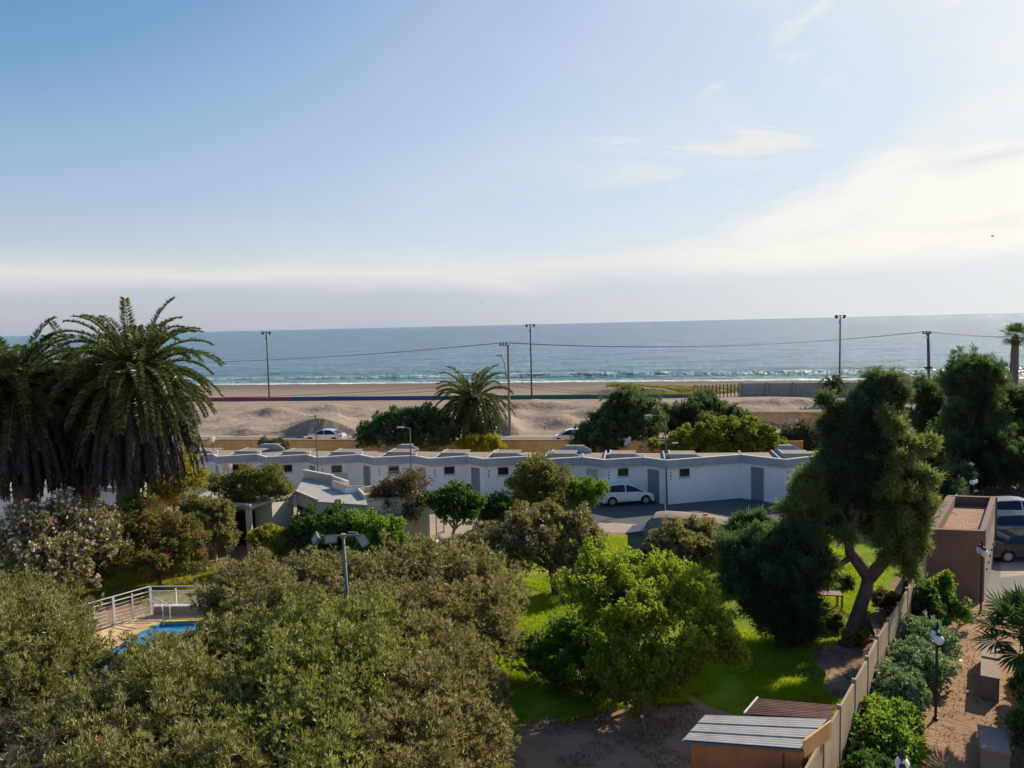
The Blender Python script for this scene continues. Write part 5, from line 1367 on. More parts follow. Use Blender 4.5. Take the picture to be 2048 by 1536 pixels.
tree('oleander_bush', 'oleander mass in the left foreground, left of the pool', 'bush', (-15.5, 24.5, 0),
     [gb(20, 1265, 2.2, 1.9), gb(90, 1275, 2.1, 1.7), gb(60, 1340, 2.2, 1.8), gb(120, 1350, 1.9, 1.4), gb(-40, 1330, 2.2, 1.8), gb(0, 1400, 2.0, 1.7),  gb(-60, 1260, 2.4, 1.8)],
     'leaf_oleander', 18000, seed=32, trunk=.1, flowers=[('flower_pink', 22, .06, None)], **OL)
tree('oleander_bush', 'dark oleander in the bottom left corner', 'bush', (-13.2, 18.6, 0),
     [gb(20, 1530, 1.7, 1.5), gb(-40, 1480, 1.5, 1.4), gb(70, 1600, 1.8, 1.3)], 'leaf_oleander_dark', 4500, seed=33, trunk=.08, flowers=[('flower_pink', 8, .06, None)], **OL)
tree('oleander_bush', 'brownish oleander mass behind the floodlight pole', 'bush', (-6, 28.5, 0),
     [gb(500, 1195, 2.0, 1.8), gb(600, 1185, 1.9, 1.7), gb(690, 1190, 1.9, 1.7), gb(790, 1180, 2.1, 1.9), gb(890, 1170, 2.2, 1.9), gb(960, 1190, 2.0, 1.8), gb(560, 1235, 1.9, 1.6), gb(720, 1240, 2.0, 1.6), gb(850, 1245, 2.0, 1.7), gb(960, 1255, 1.6, 1.5), gb(465, 1220, 1.6, 1.2), gb(990, 1300, 1.0, 1.1)],
     'leaf_oleander_pink', 21000, seed=34, trunk=.1, flowers=[('flower_pink', 30, .06, None)], **OL)
# flowering oleanders on the left --------------------------------------
FO = dict(per=8, L=.18, W=.042, spread=.7, up=.55, ksub=44, sub=(.16, .32), inner=.10, hv=.9, radr=(.6, 1.12), plume=.4)
tree('oleander_bush', 'tall oleander covered in white and pale pink flowers on the left', 'bush', tuple(G(120, 1200)),
     [B_(60, 1075, 58, 37), B_(120, 1050, 55, 38), B_(175, 1050, 50, 38.5), B_(30, 1130, 50, 36), B_(100, 1130, 58, 36), B_(170, 1110, 50, 37), B_(60, 1170, 45, 35.5), B_(140, 1165, 45, 36), B_(205, 1080, 40, 38)],
     'leaf_oleander', 11000, seed=35, flowers=[('flower_white', 2300, .11, None), ('flower_pink', 300, .11, None)], **FO)
tree('bush', 'bright green hibiscus bush with a few orange blooms between the two flowering oleanders', 'bush', tuple(G(235, 1100)),
     [B_(255, 1030, 30, 41), B_(285, 1015, 28, 41.5), B_(225, 1050, 28, 40.5), B_(245, 1075, 30, 40)], 'leaf_green', 3200, per=6, L=.14, W=.06, seed=135, notrunk=True, flowers=[('flower_orange', 14, .17, None)])
tree('oleander_bush', 'dense oleander with red flowers behind the pool fence', 'bush', tuple(G(320, 1185)),
     [B_(250, 1070, 52, 39.5), B_(310, 1065, 52, 40), B_(365, 1085, 45, 40), B_(240, 1130, 50, 38.5), B_(310, 1125, 50, 39), B_(375, 1125, 36, 39.5), B_(280, 1030, 34, 41)],
     'leaf_olive', 8500, seed=36, flowers=[('flower_red', 420, .10, lambda p: p[0] > -20.0), ('flower_pink', 160, .10, None)], **FO)
tree('small_tree', 'small silvery tree beside the cream porch, leaning out of the red oleander', 'tree', tuple(G(432, 1128)),
     [B_(420, 1045, 42, 43), B_(445, 1075, 30, 43), B_(395, 1020, 30, 43.5), B_(440, 1030, 26, 43)], 'leaf_oleander', 4500, seed=37, trunk=.1, bark='bark_pale', **FO)
tree('round_tree', 'yellow-green round tree right behind the tallest palm trunk', 'tree', tuple(G(345, 1040)),
     [B_(345, 950, 42, 50), B_(380, 965, 34, 50), B_(330, 985, 34, 50), B_(370, 925, 30, 50.5)], 'leaf_yellow', 5200, per=6, L=.14, W=.06, seed=38)
tree('olive_tree', 'spreading olive-green tree in front of the cream porch', 'tree', tuple(G(505, 1060)),
     [B_(450, 975, 30, 46.5), B_(490, 960, 32, 46.5), B_(535, 965, 36, 46.5), B_(565, 985, 24, 46), B_(505, 990, 34, 46), B_(465, 1000, 24, 46)], 'leaf_olive', 6500, per=6, L=.13, W=.05, seed=39, fork=.6)
tree('bush', 'yellow-topped round bush in front of the porch', 'bush', tuple(G(540, 1128)),
     [B_(525, 1075, 26, 42), B_(552, 1080, 28, 42), B_(540, 1100, 30, 41.5)], 'leaf_yellow', 4200, per=6, L=.12, W=.06, seed=40, notrunk=True)
tree('bush', 'wide dark green hibiscus bush behind the floodlight pole', 'bush', tuple(G(650, 1122)),
     [B_(620, 1055, 36, 42), B_(665, 1045, 34, 42.5), B_(640, 1085, 38, 41.5), B_(600, 1075, 28, 42), B_(690, 1080, 36, 42)], 'leaf_hibiscus', 6500, per=6, L=.14, W=.07, seed=41, trunk=.09, flowers=[('flower_red', 8, .12, None)])
tree('bush', 'lighter green leafy bush right of the hibiscus bush and its red blooms', 'bush', tuple(G(760, 1120)),
     [B_(725, 1055, 38, 41.5), B_(775, 1065, 38, 41), B_(740, 1095, 40, 40.5), B_(800, 1095, 30, 41)], 'leaf_green', 6000, per=6, L=.14, W=.055, seed=42, trunk=.09, flowers=[('flower_pink', 8, .10, None)])
tree('hedge', 'low clipped hedge with a yellow top before the planted hibiscus', 'hedge', tuple(G(845, 1118)),
     [B_(835, 1100, 17, 41, (1.4, 1, 1)), B_(858, 1100, 16, 41, (1.3, 1, 1)), B_(810, 1102, 15, 41)], 'leaf_yellow', 2200, per=6, L=.09, W=.045, seed=43, notrunk=True)
tree('twiggy_tree', 'dark bronze tree with a bare twiggy top in front of the white bungalows', 'tree', tuple(G(830, 1080)),
     [B_(790, 985, 34, 47), B_(825, 975, 32, 47), B_(775, 1010, 30, 46.5), B_(830, 1010, 30, 46.5), B_(810, 1025, 30, 46.5), B_(760, 990, 20, 47)], 'leaf_bronze', 5000, per=6, L=.12, W=.05, seed=44, fork=.55, trunk=.10, flowers=[('flower_orange', 5, .14, None)])
tree('hibiscus_tree', 'small dark hibiscus tree with orange blooms and a forked white trunk', 'tree', tuple(G(905, 1088)),
     [B_(880, 1000, 28, 45.5), B_(915, 995, 30, 45.5), B_(945, 1010, 26, 45.5), B_(900, 1025, 30, 45.2), B_(935, 1030, 24, 45.2)], 'leaf_hibiscus', 5200, per=6, L=.13, W=.07, seed=45, fork=.4, trunk=.11, bark='bark_pale', flowers=[('flower_orange', 9, .17, None)])
tree('hedge', 'green hibiscus hedge between the forked hibiscus and the round green tree', 'hedge', tuple(G(985, 1060)),
     [B_(965, 1025, 24, 47.5), B_(990, 1018, 26, 47.5), B_(1015, 1020, 28, 47.5), B_(985, 1040, 22, 47)], 'leaf_hibiscus', 4200, per=6, L=.13, W=.07, seed=46, notrunk=True, flowers=[('flower_orange', 3, .14, None)])
tree('round_tree', 'dense round golden-green tree in front of the bungalows, left of the parked hatchback', 'tree', tuple(G(1085, 1045)),
     [B_(1070, 950, 44, 50), B_(1040, 975, 30, 50), B_(1105, 960, 38, 50), B_(1080, 990, 46, 49.5), B_(1055, 1005, 34, 49), B_(1110, 1000, 34, 49.5)], 'leaf_olive', 8500, per=6, L=.13, W=.055, seed=47)
tree('bush', 'feathery light green bush hanging in front of the parked hatchback', 'bush', tuple(G(1165, 1040)),
     [B_(1150, 985, 30, 50.3), B_(1185, 985, 30, 50.3), B_(1160, 1010, 28, 50), B_(1200, 975, 16, 50.3)], 'leaf_green', 4200, per=7, L=.15, W=.035, seed=48, droop=.3)
tree('oleander_tree', 'round grey-pink oleander tree on a dark trunk in the middle of the garden', 'tree', tuple(G(1115, 1192)),
     [B_(1050, 1060, 44, 37.5), B_(1100, 1050, 42, 38), B_(1150, 1055, 42, 38), B_(1180, 1090, 34, 37.5), B_(1090, 1100, 52, 37), B_(1040, 1110, 40, 37), B_(1130, 1130, 40, 37), B_(980, 1090, 36, 38)],
     'leaf_oleander_pink', 9500, seed=49, trunk=.17, fork=.5, flowers=[('flower_pink', 120, .13, None), ('flower_white', 160, .12, None)], **FO)
tree('oleander_bush', 'small grey oleander left of the oleander tree, by the pavement', 'bush', tuple(G(960, 1128)),
     [B_(935, 1090, 24, 40.5), B_(965, 1075, 26, 41), B_(985, 1100, 30, 40)], 'leaf_oleander_dark', 2800, seed=50, trunk=.08, **FO)
tree('oleander_bush', 'purplish oleander bush in front of the camper van', 'bush', tuple(G(1380, 1150)),
     [B_(1345, 1081, 36, 38), B_(1388, 1072, 38, 38.5), B_(1425, 1076, 32, 38.5), B_(1370, 1105, 46, 37.5), B_(1420, 1105, 36, 37.5), B_(1325, 1105, 30, 37.5)],
     'leaf_oleander_pink', 7500, seed=51, flowers=[('flower_red', 6, .12, None)], **FO)
# bright green tree ------------------------------------------------------
BR = dict(per=9, L=.105, W=.036, spread=.9, up=.5, droop=.05, ksub=48, sub=(.13, .30), inner=.10, hv=.9, plume=.8, radr=(.5, 1.2))
tree('leafy_tree', 'bright yellow-green leafy tree in the middle of the garden, sunlit along its top', 'tree', (4.0, 25.4, 0),
     [B_(1200, 1160, 78, 27, (1, 1, .8)), B_(1290, 1170, 78, 27, (1, 1, .8)), B_(1370, 1190, 66, 26.5), B_(1240, 1230, 85, 26), B_(1330, 1240, 78, 25.5), B_(1175, 1200, 50, 26.5), B_(1180, 1135, 36, 27.5), B_(1410, 1240, 40, 26),
      B_(1430, 1300, 50, 25.2), B_(1380, 1300, 46, 25), B_(1250, 1300, 60, 25), B_(1460, 1290, 26, 25), B_(1260, 1120, 26, 27.5), B_(1310, 1335, 46, 24.6), B_(1220, 1340, 46, 25), B_(1370, 1345, 34, 24.8), B_(1270, 1365, 36, 24.6), B_(1440, 1255, 34, 25.6), B_(1290, 1385, 40, 24.3), B_(1235, 1395, 36, 24.6), B_(1345, 1370, 30, 24.5), B_(1470, 1320, 26, 24.8)],
     'leaf_bright', 20000, seed=52, trunk=.11, fork=.30, **BR)
tree('leafy_bush', 'darker green leafy bush at the left foot of the bright tree', 'bush', (1.6, 27.0, 0),
     [B_(1135, 1265, 40, 28), B_(1165, 1275, 46, 27.5), B_(1100, 1310, 44, 27.5), B_(1150, 1330, 58, 27), B_(1200, 1340, 48, 26.6), B_(1060, 1300, 28, 28), B_(1190, 1380, 36, 26), B_(1120, 1350, 40, 27), B_(1075, 1335, 34, 27.5), B_(1230, 1370, 36, 25.8)],
     'leaf_green', 10500, seed=53, trunk=.08, **BR)
# tamarisks --------------------------------------------------------------
TM = dict(per=9, L=.27, W=.034, spread=.55, up=.45, inner=.10, ksub=54, sub=(.13, .27), hv=.5, jit=.07, plume=1.0, radr=(.45, 1.22))
big = thing('tamarisk_tree', 'tall dark tamarisk with a leaning forked trunk beside the perimeter wall', 'tree', (13.35, 30.2, 0))
bl = [B_(1768, 768, 34, 31.5), B_(1745, 790, 30, 31.5), B_(1790, 790, 26, 31.5), B_(1735, 825, 38, 31.5), B_(1770, 830, 36, 31.5), B_(1695, 830, 36, 31.5), B_(1668, 862, 32, 31.5), B_(1680, 900, 36, 31.5), B_(1725, 880, 44, 31.5), B_(1775, 890, 44, 31), B_(1660, 930, 32, 31.5), B_(1700, 950, 46, 31.5), B_(1755, 955, 50, 31), B_(1810, 960, 38, 31), B_(1715, 1000, 42, 31.5), B_(1660, 985, 38, 31.5), B_(1775, 1005, 44, 31), B_(1835, 1005, 28, 31), B_(1650, 800, 16, 31.5), B_(1668, 1045, 30, 31.5), B_(1735, 1030, 34, 33), B_(1700, 1040, 28, 33), B_(1775, 1040, 30, 33.5), B_(1740, 1060, 24, 34)]
bl = [(c_, tuple(q_*.84 for q_ in r_)) for c_, r_ in bl]
T, A, Cc = clumps(bl, 16500, 61, 44, (.13, .30), .1, .08, 1.0, (.35, 1.18))
leafmesh('crown', 'leaf_tamarisk', T, A, 9, .28, .030, .6, big, 61, Cc, jit=.08, hv=.6, droop=.25)
bl2 = [B_(1610, 990, 36, 31.2), B_(1590, 1025, 30, 31.2), B_(1630, 960, 30, 31.2), B_(1640, 1030, 30, 31.2), B_(1810, 1090, 30, 30.2), B_(1800, 1050, 34, 30.2), B_(1830, 1070, 22, 30.2), B_(1820, 1130, 20, 30.2), B_(1850, 960, 24, 30.6), B_(1780, 1060, 22, 30.2), B_(1850, 1010, 26, 30.4), B_(1840, 1040, 22, 30.4), B_(1835, 900, 24, 30.4), B_(1790, 860, 22, 30.2), B_(1800, 920, 22, 30.0), B_(1780, 980, 22, 29.8), B_(1860, 890, 16, 30.6), B_(1770, 830, 16, 30.4), B_(1820, 985, 20, 30.), B_(1790, 1110, 20, 30.2), B_(1765, 1085, 18, 30.0), B_(1640, 1075, 22, 30.6), B_(1600, 1060, 20, 31), B_(1840, 1095, 18, 30.2), B_(1825, 1150, 18, 30.4), B_(1775, 1120, 16, 30.0), B_(1690, 1075, 20, 30.2), B_(1665, 1135, 16, 30.2)]
bl2 = [(c_, tuple(q_*.9 for q_ in r_)) for c_, r_ in bl2]
T, A, Cc = clumps(bl2, 6500, 62, 34, (.14, .30), .3, .06, 1.0, (.35, 1.15))
leafmesh('pale_sunlit_foliage', 'leaf_tamarisk_light', T, A, 8, .26, .032, .6, big, 62, Cc, jit=.08, hv=.6, droop=.3)  # paler leaves; on the sunward side their colour paints the sunlit rim
tk = MB()
q = lambda x, y, Y: P(x, y, Y)
tk.tube([(13.3, 30.2, -.1), q(1698, 1285, 30.2), q(1715, 1230, 30.3), q(1732, 1180, 30.5), q(1738, 1150, 30.6)], [.40, .32, .27, .25, .23], 10)
tk.tube([q(1738, 1155, 30.6), q(1720, 1130, 30.7), q(1700, 1105, 30.9), q(1695, 1070, 31), q(1715, 1020, 31.2), q(1722, 1005, 31.2)], [.28, .25, .22, .19, .15, .10], 8)
tk.tube([q(1738, 1155, 30.6), q(1765, 1125, 30.6), q(1785, 1090, 30.7), q(1800, 1040, 30.9), q(1800, 960, 31.2), q(1770, 860, 31.5)], [.28, .25, .22, .19, .13, .05], 8)
tk.tube([q(1705, 1112, 30.8), q(1680, 1130, 30.6), q(1655, 1115, 30.5), q(1640, 1090, 30.4)], [.14, .12, .09, .05], 7)
tk.tube([q(1697, 1090, 31), q(1705, 1000, 31.3), q(1720, 920, 31.5), q(1745, 820, 31.6)], [.15, .13, .09, .04], 7)
tk.tube([q(1700, 1060, 31), q(1670, 1000, 31.3), q(1680, 900, 31.5)], [.12, .09, .04], 7)
tk.tube([q(1730, 1250, 30.3), q(1745, 1275, 30.6), q(1722, 1220, 30.4)], [.16, .14, .2], 7)
tk.build('trunk', 'bark_dark', big, smooth=True)
tree('slender_tree', 'slim dark trunk with sparse foliage just right of the forked tamarisk', 'tree', tuple(G(1808, 1200)),
     [B_(1815, 1040, 30, 33.5), B_(1800, 1075, 22, 33.5), B_(1830, 1060, 22, 33.5)], 'leaf_tamarisk_light', 1200, seed=63, fork=.8, **{k: v for k, v in TM.items() if k != 'up'})
tree('tamarisk_tree', 'squat dark feathery tree left of the forked tamarisk', 'tree', (10.9, 30.6, 0),
     [B_(1590, 1090, 50, 31.3), B_(1540, 1110, 48, 31.3), B_(1490, 1120, 42, 31.8), B_(1560, 1150, 62, 31), B_(1500, 1170, 50, 31.2), B_(1610, 1150, 44, 31), B_(1590, 1210, 50, 30.6), B_(1540, 1215, 46, 30.8), B_(1600, 1255, 34, 30.4), B_(1460, 1100, 26, 32), B_(1475, 1155, 30, 31.5), B_(1630, 1110, 24, 31.2), B_(1580, 1262, 40, 30.2), B_(1545, 1250, 34, 30.4), B_(1615, 1235, 34, 30.4), B_(1520, 1215, 34, 30.8)],
     'leaf_tamarisk', 13500, seed=64, trunk=.2, **TM)
tree('tamarisk_tree', 'small wispy tree with a bare arching branch left of the squat dark tree', 'tree', tuple(G(1490, 1115)),
     [B_(1490, 1060, 26, 38.5), B_(1515, 1045, 20, 38.5), B_(1465, 1075, 22, 38.5), B_(1500, 1085, 30, 38)], 'leaf_tamarisk', 2600, seed=65, **TM)
# dark trees behind on the right
tree('tamarisk_tree', 'tall bushy-topped dark tree in front of the sea at the right', 'tree', (30.5, 54.5, 0),
     [B_(1945, 745, 40, 55), B_(1920, 765, 34, 55), B_(1970, 765, 36, 55), B_(1935, 800, 44, 55), B_(1965, 820, 42, 55), B_(1930, 850, 40, 55), B_(1975, 880, 55, 55), B_(1910, 900, 46, 55), B_(1960, 940, 50, 55)],
     'leaf_tamarisk', 9500, seed=66, trunk=.25, **dict(TM, L=.34, W=.05))
tree('tamarisk_tree', 'dark tree mass at the right edge above the parked cars', 'tree', (37.0, 57.0, 0),
     [B_(2010, 800, 36, 57), B_(2040, 830, 44, 57), B_(2000, 850, 40, 57), B_(2040, 890, 50, 57), B_(2000, 920, 46, 57), B_(2070, 860, 50, 57), B_(2050, 950, 44, 57), B_(2080, 800, 30, 57), B_(2010, 960, 40, 56)],
     'leaf_tamarisk', 9000, seed=67, trunk=.25, **dict(TM, L=.34, W=.05))
tree('tamarisk_tree', 'dark tree between the forked tamarisk and the bushy-topped tree', 'tree', (31.0, 62, 0),
     [B_(1845, 790, 34, 62), B_(1880, 820, 40, 62), B_(1850, 850, 40, 62), B_(1890, 870, 40, 61), B_(1870, 920, 46, 60), B_(1900, 960, 40, 59)],
     'leaf_tamarisk', 6500, seed=68, trunk=.25, **dict(TM, L=.34, W=.05))
tree('hedge', 'dark shady hedge along the perimeter wall behind the brown building', 'hedge', (25.5, 47, 0),
     [B_(1880, 985, 34, 49), B_(1895, 1020, 34, 48), B_(1870, 1040, 30, 46), B_(1910, 960, 30, 51), B_(1860, 1080, 26, 43), B_(1845, 1130, 22, 39)], 'leaf_tamarisk', 4500, seed=69, notrunk=True, **dict(TM, L=.26, W=.05))
tree('tamarisk_tree', 'dark foliage overhanging the parked silver suv', 'tree', (36, 51.5, 0),
     [B_(2040, 930, 44, 52), B_(1995, 950, 30, 53), B_(2060, 960, 30, 51.5), B_(1960, 975, 22, 54)], 'leaf_tamarisk', 3600, seed=70, trunk=.15, **dict(TM, L=.3, W=.05))
# middle distance ---------------------------------------------------------
FR_ = dict(per=8, L=.32, W=.07, spread=.7, up=.5, inner=.12, ksub=54, sub=(.12, .27), hv=.5, plume=.8, radr=(.5, 1.18))
tree('hedge_tree', 'rounded dark green shrub tree left of the lone palm', 'tree', (P(800, 890, 70).x, 71, 0.3),
     [B_(745, 865, 26, 71), B_(775, 850, 28, 71), B_(810, 845, 32, 71), B_(845, 840, 32, 71), B_(870, 850, 28, 71), B_(740, 885, 24, 71), B_(800, 880, 36, 70.5), B_(860, 880, 38, 70.5), B_(890, 870, 26, 70.5)], 'leaf_tamarisk', 6500, seed=71, **FR_)
tree('bush', 'yellow-green bush under the lone palm behind the bungalow roofs', 'bush', (P(960, 890, 69).x, 69, 0.2),
     [B_(945, 885, 20, 69.5), B_(975, 890, 22, 69.5), B_(925, 890, 14, 69.5), B_(995, 897, 14, 69.5)], 'leaf_yellow', 2600, seed=72, per=6, L=.2, W=.07)
tree('hedge_tree', 'tall dark green tree mass right of the lone palm', 'tree', (P(1245, 890, 72).x, 72, 0.3),
     [B_(1255, 815, 34, 72.5), B_(1220, 830, 32, 72.5), B_(1290, 820, 30, 72.5), B_(1310, 845, 22, 72.5), B_(1235, 860, 44, 72), B_(1195, 870, 34, 72), B_(1280, 870, 44, 72), B_(1175, 880, 26, 72), B_(1165, 890, 20, 71.5), B_(1240, 800, 22, 72.5), B_(1200, 890, 34, 71)], 'leaf_tamarisk', 8000, seed=73, **FR_)
tree('hedge_tree', 'dark green shrub ridge behind the bright dome-shaped tree', 'tree', (P(1400, 880, 76).x, 76, 1),
     [B_(1345, 835, 28, 76), B_(1375, 828, 26, 76), B_(1405, 815, 30, 77), B_(1435, 825, 26, 77), B_(1470, 835, 22, 77), B_(1350, 860, 34, 75.5), B_(1400, 850, 40, 75.5), B_(1490, 845, 18, 77)], 'leaf_tamarisk', 6000, seed=74, **FR_)
tree('dome_tree', 'bright green dome-shaped tree behind the bungalow roofs', 'tree', (P(1440, 905, 68).x, 67.5, 0),
     [B_(1370, 885, 34, 68), B_(1410, 868, 32, 68), B_(1450, 862, 32, 68.2), B_(1490, 865, 32, 68.2), B_(1530, 880, 32, 68), B_(1555, 898, 22, 68), B_(1430, 895, 36, 67.5), B_(1490, 895, 38, 67.5), B_(1350, 900, 24, 67.5), B_(1310, 892, 16, 67.5)], 'leaf_dome', 9000, seed=75, per=7, L=.2, W=.09, up=.8, sub=(.14, .28), ksub=34)
tree('bush', 'olive-brown bush in front of the orange slat fence', 'bush', (P(1610, 900, 71).x, 71, 0.2),
     [B_(1580, 875, 26, 71), B_(1615, 868, 28, 71), B_(1650, 880, 28, 71), B_(1600, 895, 30, 70.5), B_(1645, 905, 24, 70)], 'leaf_oleander_dark', 4000, seed=76, per=6, L=.25, W=.08)
tree('bush', 'small grey bush growing in front of the ochre wall', 'bush', (P(545, 895, 69).x, 70.5, 0.2),
     [B_(530, 890, 13, 70.5), B_(550, 889, 14, 70.5), B_(567, 892, 11, 70.5)], 'leaf_oleander_dark', 1200, seed=77, per=5, L=.2, W=.06)
# creeping plants on the dune top
def groundcover(name, label, pts, n, mat, L, W, seed, zoff=0.0):
    r = np.random.default_rng(seed); T = []
    poly = [Vector(p) for p in pts]
    xs_ = [p.x for p in poly]; ys_ = [p.y for p in poly]
    def inside(x, y):
        c = False; j = len(poly)-1
        for i in range(len(poly)):
            if ((poly[i].y > y) != (poly[j].y > y)) and (x < (poly[j].x-poly[i].x)*(y-poly[i].y)/(poly[j].y-poly[i].y)+poly[i].x): c = not c
            j = i
        return c
    while len(T) < n:
        x, y = r.uniform(min(xs_), max(xs_)), r.uniform(min(ys_), max(ys_))
        if inside(x, y) and noise.noise(Vector((x*.35, y*.35, seed))) > -.25: T.append((x, y, terrain(x, y)+zoff))
    T = np.array(T); A = np.tile(np.array([[0, 0, 1.0]]), (n, 1))
    hu = np.array([.5+.8*noise.noise(Vector((t_[0]*.5, t_[1]*.5, 2))) for t_ in T])
    o = leafmesh(name, mat, T, A, 4, L, W, .7, None, seed, np.clip(hu, 0, 1)); tag(o, label, 'plants', kind='stuff'); return o
gp = lambda x, y, z=1.2: tuple(Vector(G(x, y, z)).to_2d())
groundcover('dune_plants', 'green creeping plants on the dune top in front of the sea', [gp(1215, 787), gp(1330, 792), gp(1490, 784), gp(1500, 774), gp(1400, 776), gp(1215, 779)], 5200, 'leaf_olive', .30, .14, 81)
groundcover('dune_plants', 'orange-red creeping plants along the dune crest', [gp(1250, 778), gp(1500, 774), gp(1500, 771), gp(1260, 775)], 1500, 'leaf_orange', .28, .13, 82)

# ------------------------------------------------------------------ pale shrubs along the path and small plants
VG = dict(per=7, L=.13, W=.065, spread=.9, up=.5, ksub=30, sub=(.2, .36), inner=.15, notrunk=True)
pos = [(17.2, 31.6, .75, .9, 'leaf_hibiscus', 'dark-leaved tall shrub against the end wall of the brown building', 1.5, 'shrub'),
       (15.55, 28.9, 1.34, .95, 'leaf_variegated', 'pale silvery shrub, farthest and largest of the wallside row', 1.05, 'shrub'),
       (14.3, 26.9, 1.28, .9, 'leaf_variegated', 'pale silvery shrub reaching the alone-standing lamp post', 1.0, 'shrub'),
       (12.7, 25.3, 1.22, .85, 'leaf_variegated', 'half green half silvery shrub, third in the wallside row', .85, 'shrub'),
       (11.6, 23.5, 1.09, .8, 'leaf_green', 'mid green shrub against the perimeter wall, fourth in the row', .8, 'shrub'),
       (10.7, 21.9, 1.22, .85, 'leaf_green', 'glossy green shrub, fifth in the wallside row', .85, 'shrub'),
       (9.9, 20.2, 1.02, .7, 'leaf_hibiscus', 'dark low shrub by the cut-off globe lamp', .65, 'shrub'),
       (8.6, 18.3, 1.0, .8, 'leaf_green', 'green shrub at the bottom edge beside the perimeter wall', .85, 'shrub')]
for k, (x, y, rx, rz, m_, lb, zc_, nm) in enumerate(pos):
    r_ = random.Random(k); bs = [((x+r_.uniform(-.15, .15)*rx, y+r_.uniform(-.15, .15)*rx, zc_*f), (rx*q_, rx*q_, rz*q_*.9)) for f, q_ in ((.45, .85), (.7, .8), (.95, .62), (.6, .75))]
    bs += [((x+rx*.55*cos(a_), y+rx*.55*sin(a_), zc_*.45), (rx*.5, rx*.5, rz*.5)) for a_ in (.6, 2.2, 3.9, 5.4)]
    tree(nm, lb, 'shrub', (x, y, 0), bs, m_, 2700, seed=90+k, group='shrubs along the perimeter wall', flowers=([('flower_white', 60, .05, None)] if m_ == 'leaf_variegated' else None), **VG)
tree('shrub', 'climbing leafy shrub between the pale shrubs and the brown building', 'shrub', (18.0, 32.3, 0), [((18.2, 32.2, .9), (.5, .5, .9)), ((17.9, 31.8, .5), (.6, .6, .6)), ((18.6, 31.4, .6), (.4, .4, .7)), ((18.4, 32.5, 1.6), (.4, .4, .5))], 'leaf_green', 1700, seed=99, **VG)
for k, (x, y, r_, m_, lb) in enumerate(((1712, 1272, .42, 'leaf_yellow', 'small yellow-green shrub at the foot of the forked tamarisk'), (1768, 1205, .6, 'leaf_bronze', 'dark low shrub by the perimeter wall under the tamarisk'), (1668, 1245, .35, 'leaf_olive', 'little olive shrub left of the tamarisk trunk'), (1690, 1165, .38, 'leaf_tamarisk_light', 'small feathery sprout on the sunlit lawn behind the trunk'))):
    p = G(x, y, r_*.8); tree('shrub', lb, 'shrub', (p.x, p.y, 0), [((p.x, p.y, r_*.8), (r_, r_, r_)), ((p.x+r_*.5, p.y, r_*.6), (r_*.6, r_*.6, r_*.6))], m_, 700, seed=110+k, **VG)
# dark bush mass in the bottom right corner
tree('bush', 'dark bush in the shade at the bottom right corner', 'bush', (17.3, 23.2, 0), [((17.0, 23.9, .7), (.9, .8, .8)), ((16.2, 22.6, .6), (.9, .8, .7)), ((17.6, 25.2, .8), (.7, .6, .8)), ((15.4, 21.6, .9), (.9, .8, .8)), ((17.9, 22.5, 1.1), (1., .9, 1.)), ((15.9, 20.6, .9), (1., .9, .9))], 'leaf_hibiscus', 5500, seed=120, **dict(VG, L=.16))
tree('bush', 'round clipped bush beside the rendered block', 'bush', (18.3, 26.4, 0), [((18.35, 26.6, .75), (.42, .42, .42)), ((18.5, 26.4, .5), (.4, .4, .4))], 'leaf_green', 900, seed=121, **VG)

# ------------------------------------------------------------------ grass
def grass(label, polys, n, mat, h, seed, dens=-.3):
    r = np.random.default_rng(seed); T = []
    for poly in polys:
        poly = [Vector(p) for p in poly]; xs_ = [p.x for p in poly]; ys_ = [p.y for p in poly]; k = 0
        m_ = n//len(polys)
        while k < m_:
            x, y = r.uniform(min(xs_), max(xs_)), r.uniform(min(ys_), max(ys_)); c = False; j = len(poly)-1
            for i in range(len(poly)):
                if ((poly[i].y > y) != (poly[j].y > y)) and (x < (poly[j].x-poly[i].x)*(y-poly[i].y)/(poly[j].y-poly[i].y)+poly[i].x): c = not c
                j = i
            if c and noise.noise(Vector((x*.6, y*.6, seed))) > dens: T.append((x, y, 0)); k += 1
    T = np.array(T); hu = np.array([.5+.7*noise.noise(Vector((t_[0]*.7, t_[1]*.7, 5))) for t_ in T])
    o = leafmesh('grass', mat, T, np.tile(np.array([[0, 0, 1.0]]), (len(T), 1)), 4, h, .018, .35, None, seed, np.clip(hu, 0, 1), jit=.04)
    o.data.transform(Matrix.Translation((0, 0, .01)))
    return tag(o, label, 'grass', kind='stuff')
grass('short bright green lawn grass in the middle of the garden', [[(-1.4, 24.5), (1.2, 25.2), (3.4, 26.6), (3.4, 30), (-2.5, 31), (-4.5, 27.5)], [(-2, 32), (5, 32), (5, 41), (-2, 39)]], 26000, 'grass_blades', .11, 130)
grass('grass tufts in sun and shade under the tamarisk trees', [[(4.5, 26.8), (7.8, 25.4), (9.6, 25.4), (11.6, 29.2), (12.6, 31), (8, 32)], [(12.5, 32), (15, 32.5), (20, 40), (18, 43), (12, 40)]], 20000, 'grass_blades', .12, 131)
grass('weedy grass clumps beside the shed lean-to', [[(7.3, 23.3), (9.8, 22.9), (11.0, 25.2), (10.2, 27.4), (8.6, 26.2)]], 7000, 'grass_blades', .22, 132, -.05)
grass('dry yellowish lawn behind the pool fence', [[(-24, 37), (-15, 36.4), (-12, 39), (-13, 42.5), (-24, 43.5)]], 14000, 'grass_dry', .12, 133)
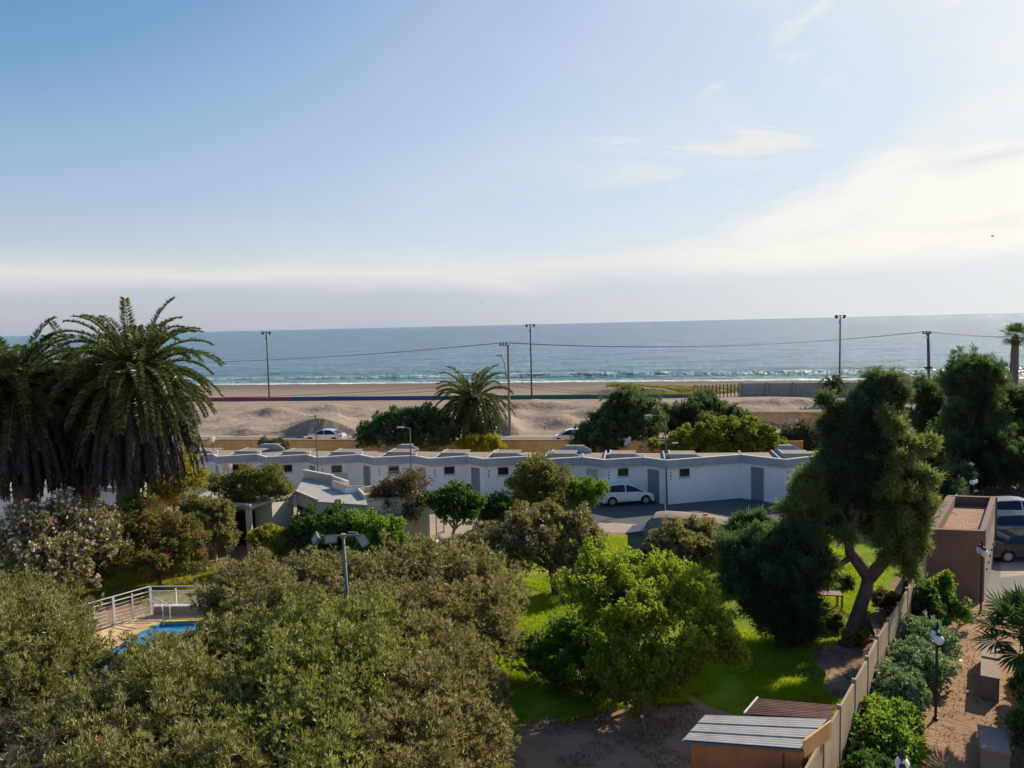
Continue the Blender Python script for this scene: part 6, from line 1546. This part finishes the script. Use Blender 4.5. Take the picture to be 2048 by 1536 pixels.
grass('lawn strip in front of the pavement and the camper van', [[(3.5, 41), (9, 41), (8, 46.4), (5.2, 46.8), (2.8, 45.8)], [(-12, 39.5), (-6, 38.5), (-5, 42), (-12, 41.6)]], 14000, 'grass_blades', .10, 134)

foliage('litter', (.10, .06, .035), (.30, .20, .11), (.2, .14, .07), .15, .8, .1)
def litter(name, label, poly, n, mat, seed, L=.07, W=.03):
    r = np.random.default_rng(seed); poly = [Vector(p) for p in poly]; T = []
    xs_ = [p.x for p in poly]; ys_ = [p.y for p in poly]
    while len(T) < n:
        x, y = r.uniform(min(xs_), max(xs_)), r.uniform(min(ys_), max(ys_)); c = False; j = len(poly)-1
        for i in range(len(poly)):
            if ((poly[i].y > y) != (poly[j].y > y)) and (x < (poly[j].x-poly[i].x)*(y-poly[i].y)/(poly[j].y-poly[i].y)+poly[i].x): c = not c
            j = i
        if c and noise.noise(Vector((x*.8, y*.8, seed))) > -.05: T.append((x, y, .02))
    T = np.array(T); A = np.stack([np.cos(T[:, 0]*97), np.sin(T[:, 0]*97), np.full(len(T), .15)], 1)
    o = leafmesh(name, mat, T, A, 2, L, W, .3, None, seed, np.random.default_rng(seed).random(len(T)), jit=.02)
    o.data.transform(Matrix.Translation((0, 0, .02))); return tag(o, label, 'plants', kind='stuff')
litter('fallen_leaves', 'dry fallen leaves scattered on the bare dirt beside the shed', [(-1.5, 18), (5.5, 18), (5, 22), (6.6, 24.5), (5.8, 26.0), (1, 25.2), (-1.5, 24.2)], 4200, 'litter', 150)
litter('fallen_leaves', 'dry leaves and twigs scattered on the sandy path', [(9.5, 18), (16, 19), (19, 28), (21, 33.5), (18.5, 33), (12, 23)], 1500, 'litter', 151)
litter('fallen_leaves', 'dry leaves under the tamarisk by the perimeter wall', [(9, 22.5), (11.3, 25), (16.5, 32.3), (14, 34), (10.5, 29)], 2500, 'litter', 152)
grass('thin grass at the ragged edge of the bare dirt', [[(-1.8, 23.6), (1.2, 24.3), (3.6, 25.5), (6.0, 25.6), (6.4, 26.6), (3.2, 26.8), (1.2, 25.8), (-1.6, 25.0)]], 3500, 'grass_blades', .12, 153, .0)
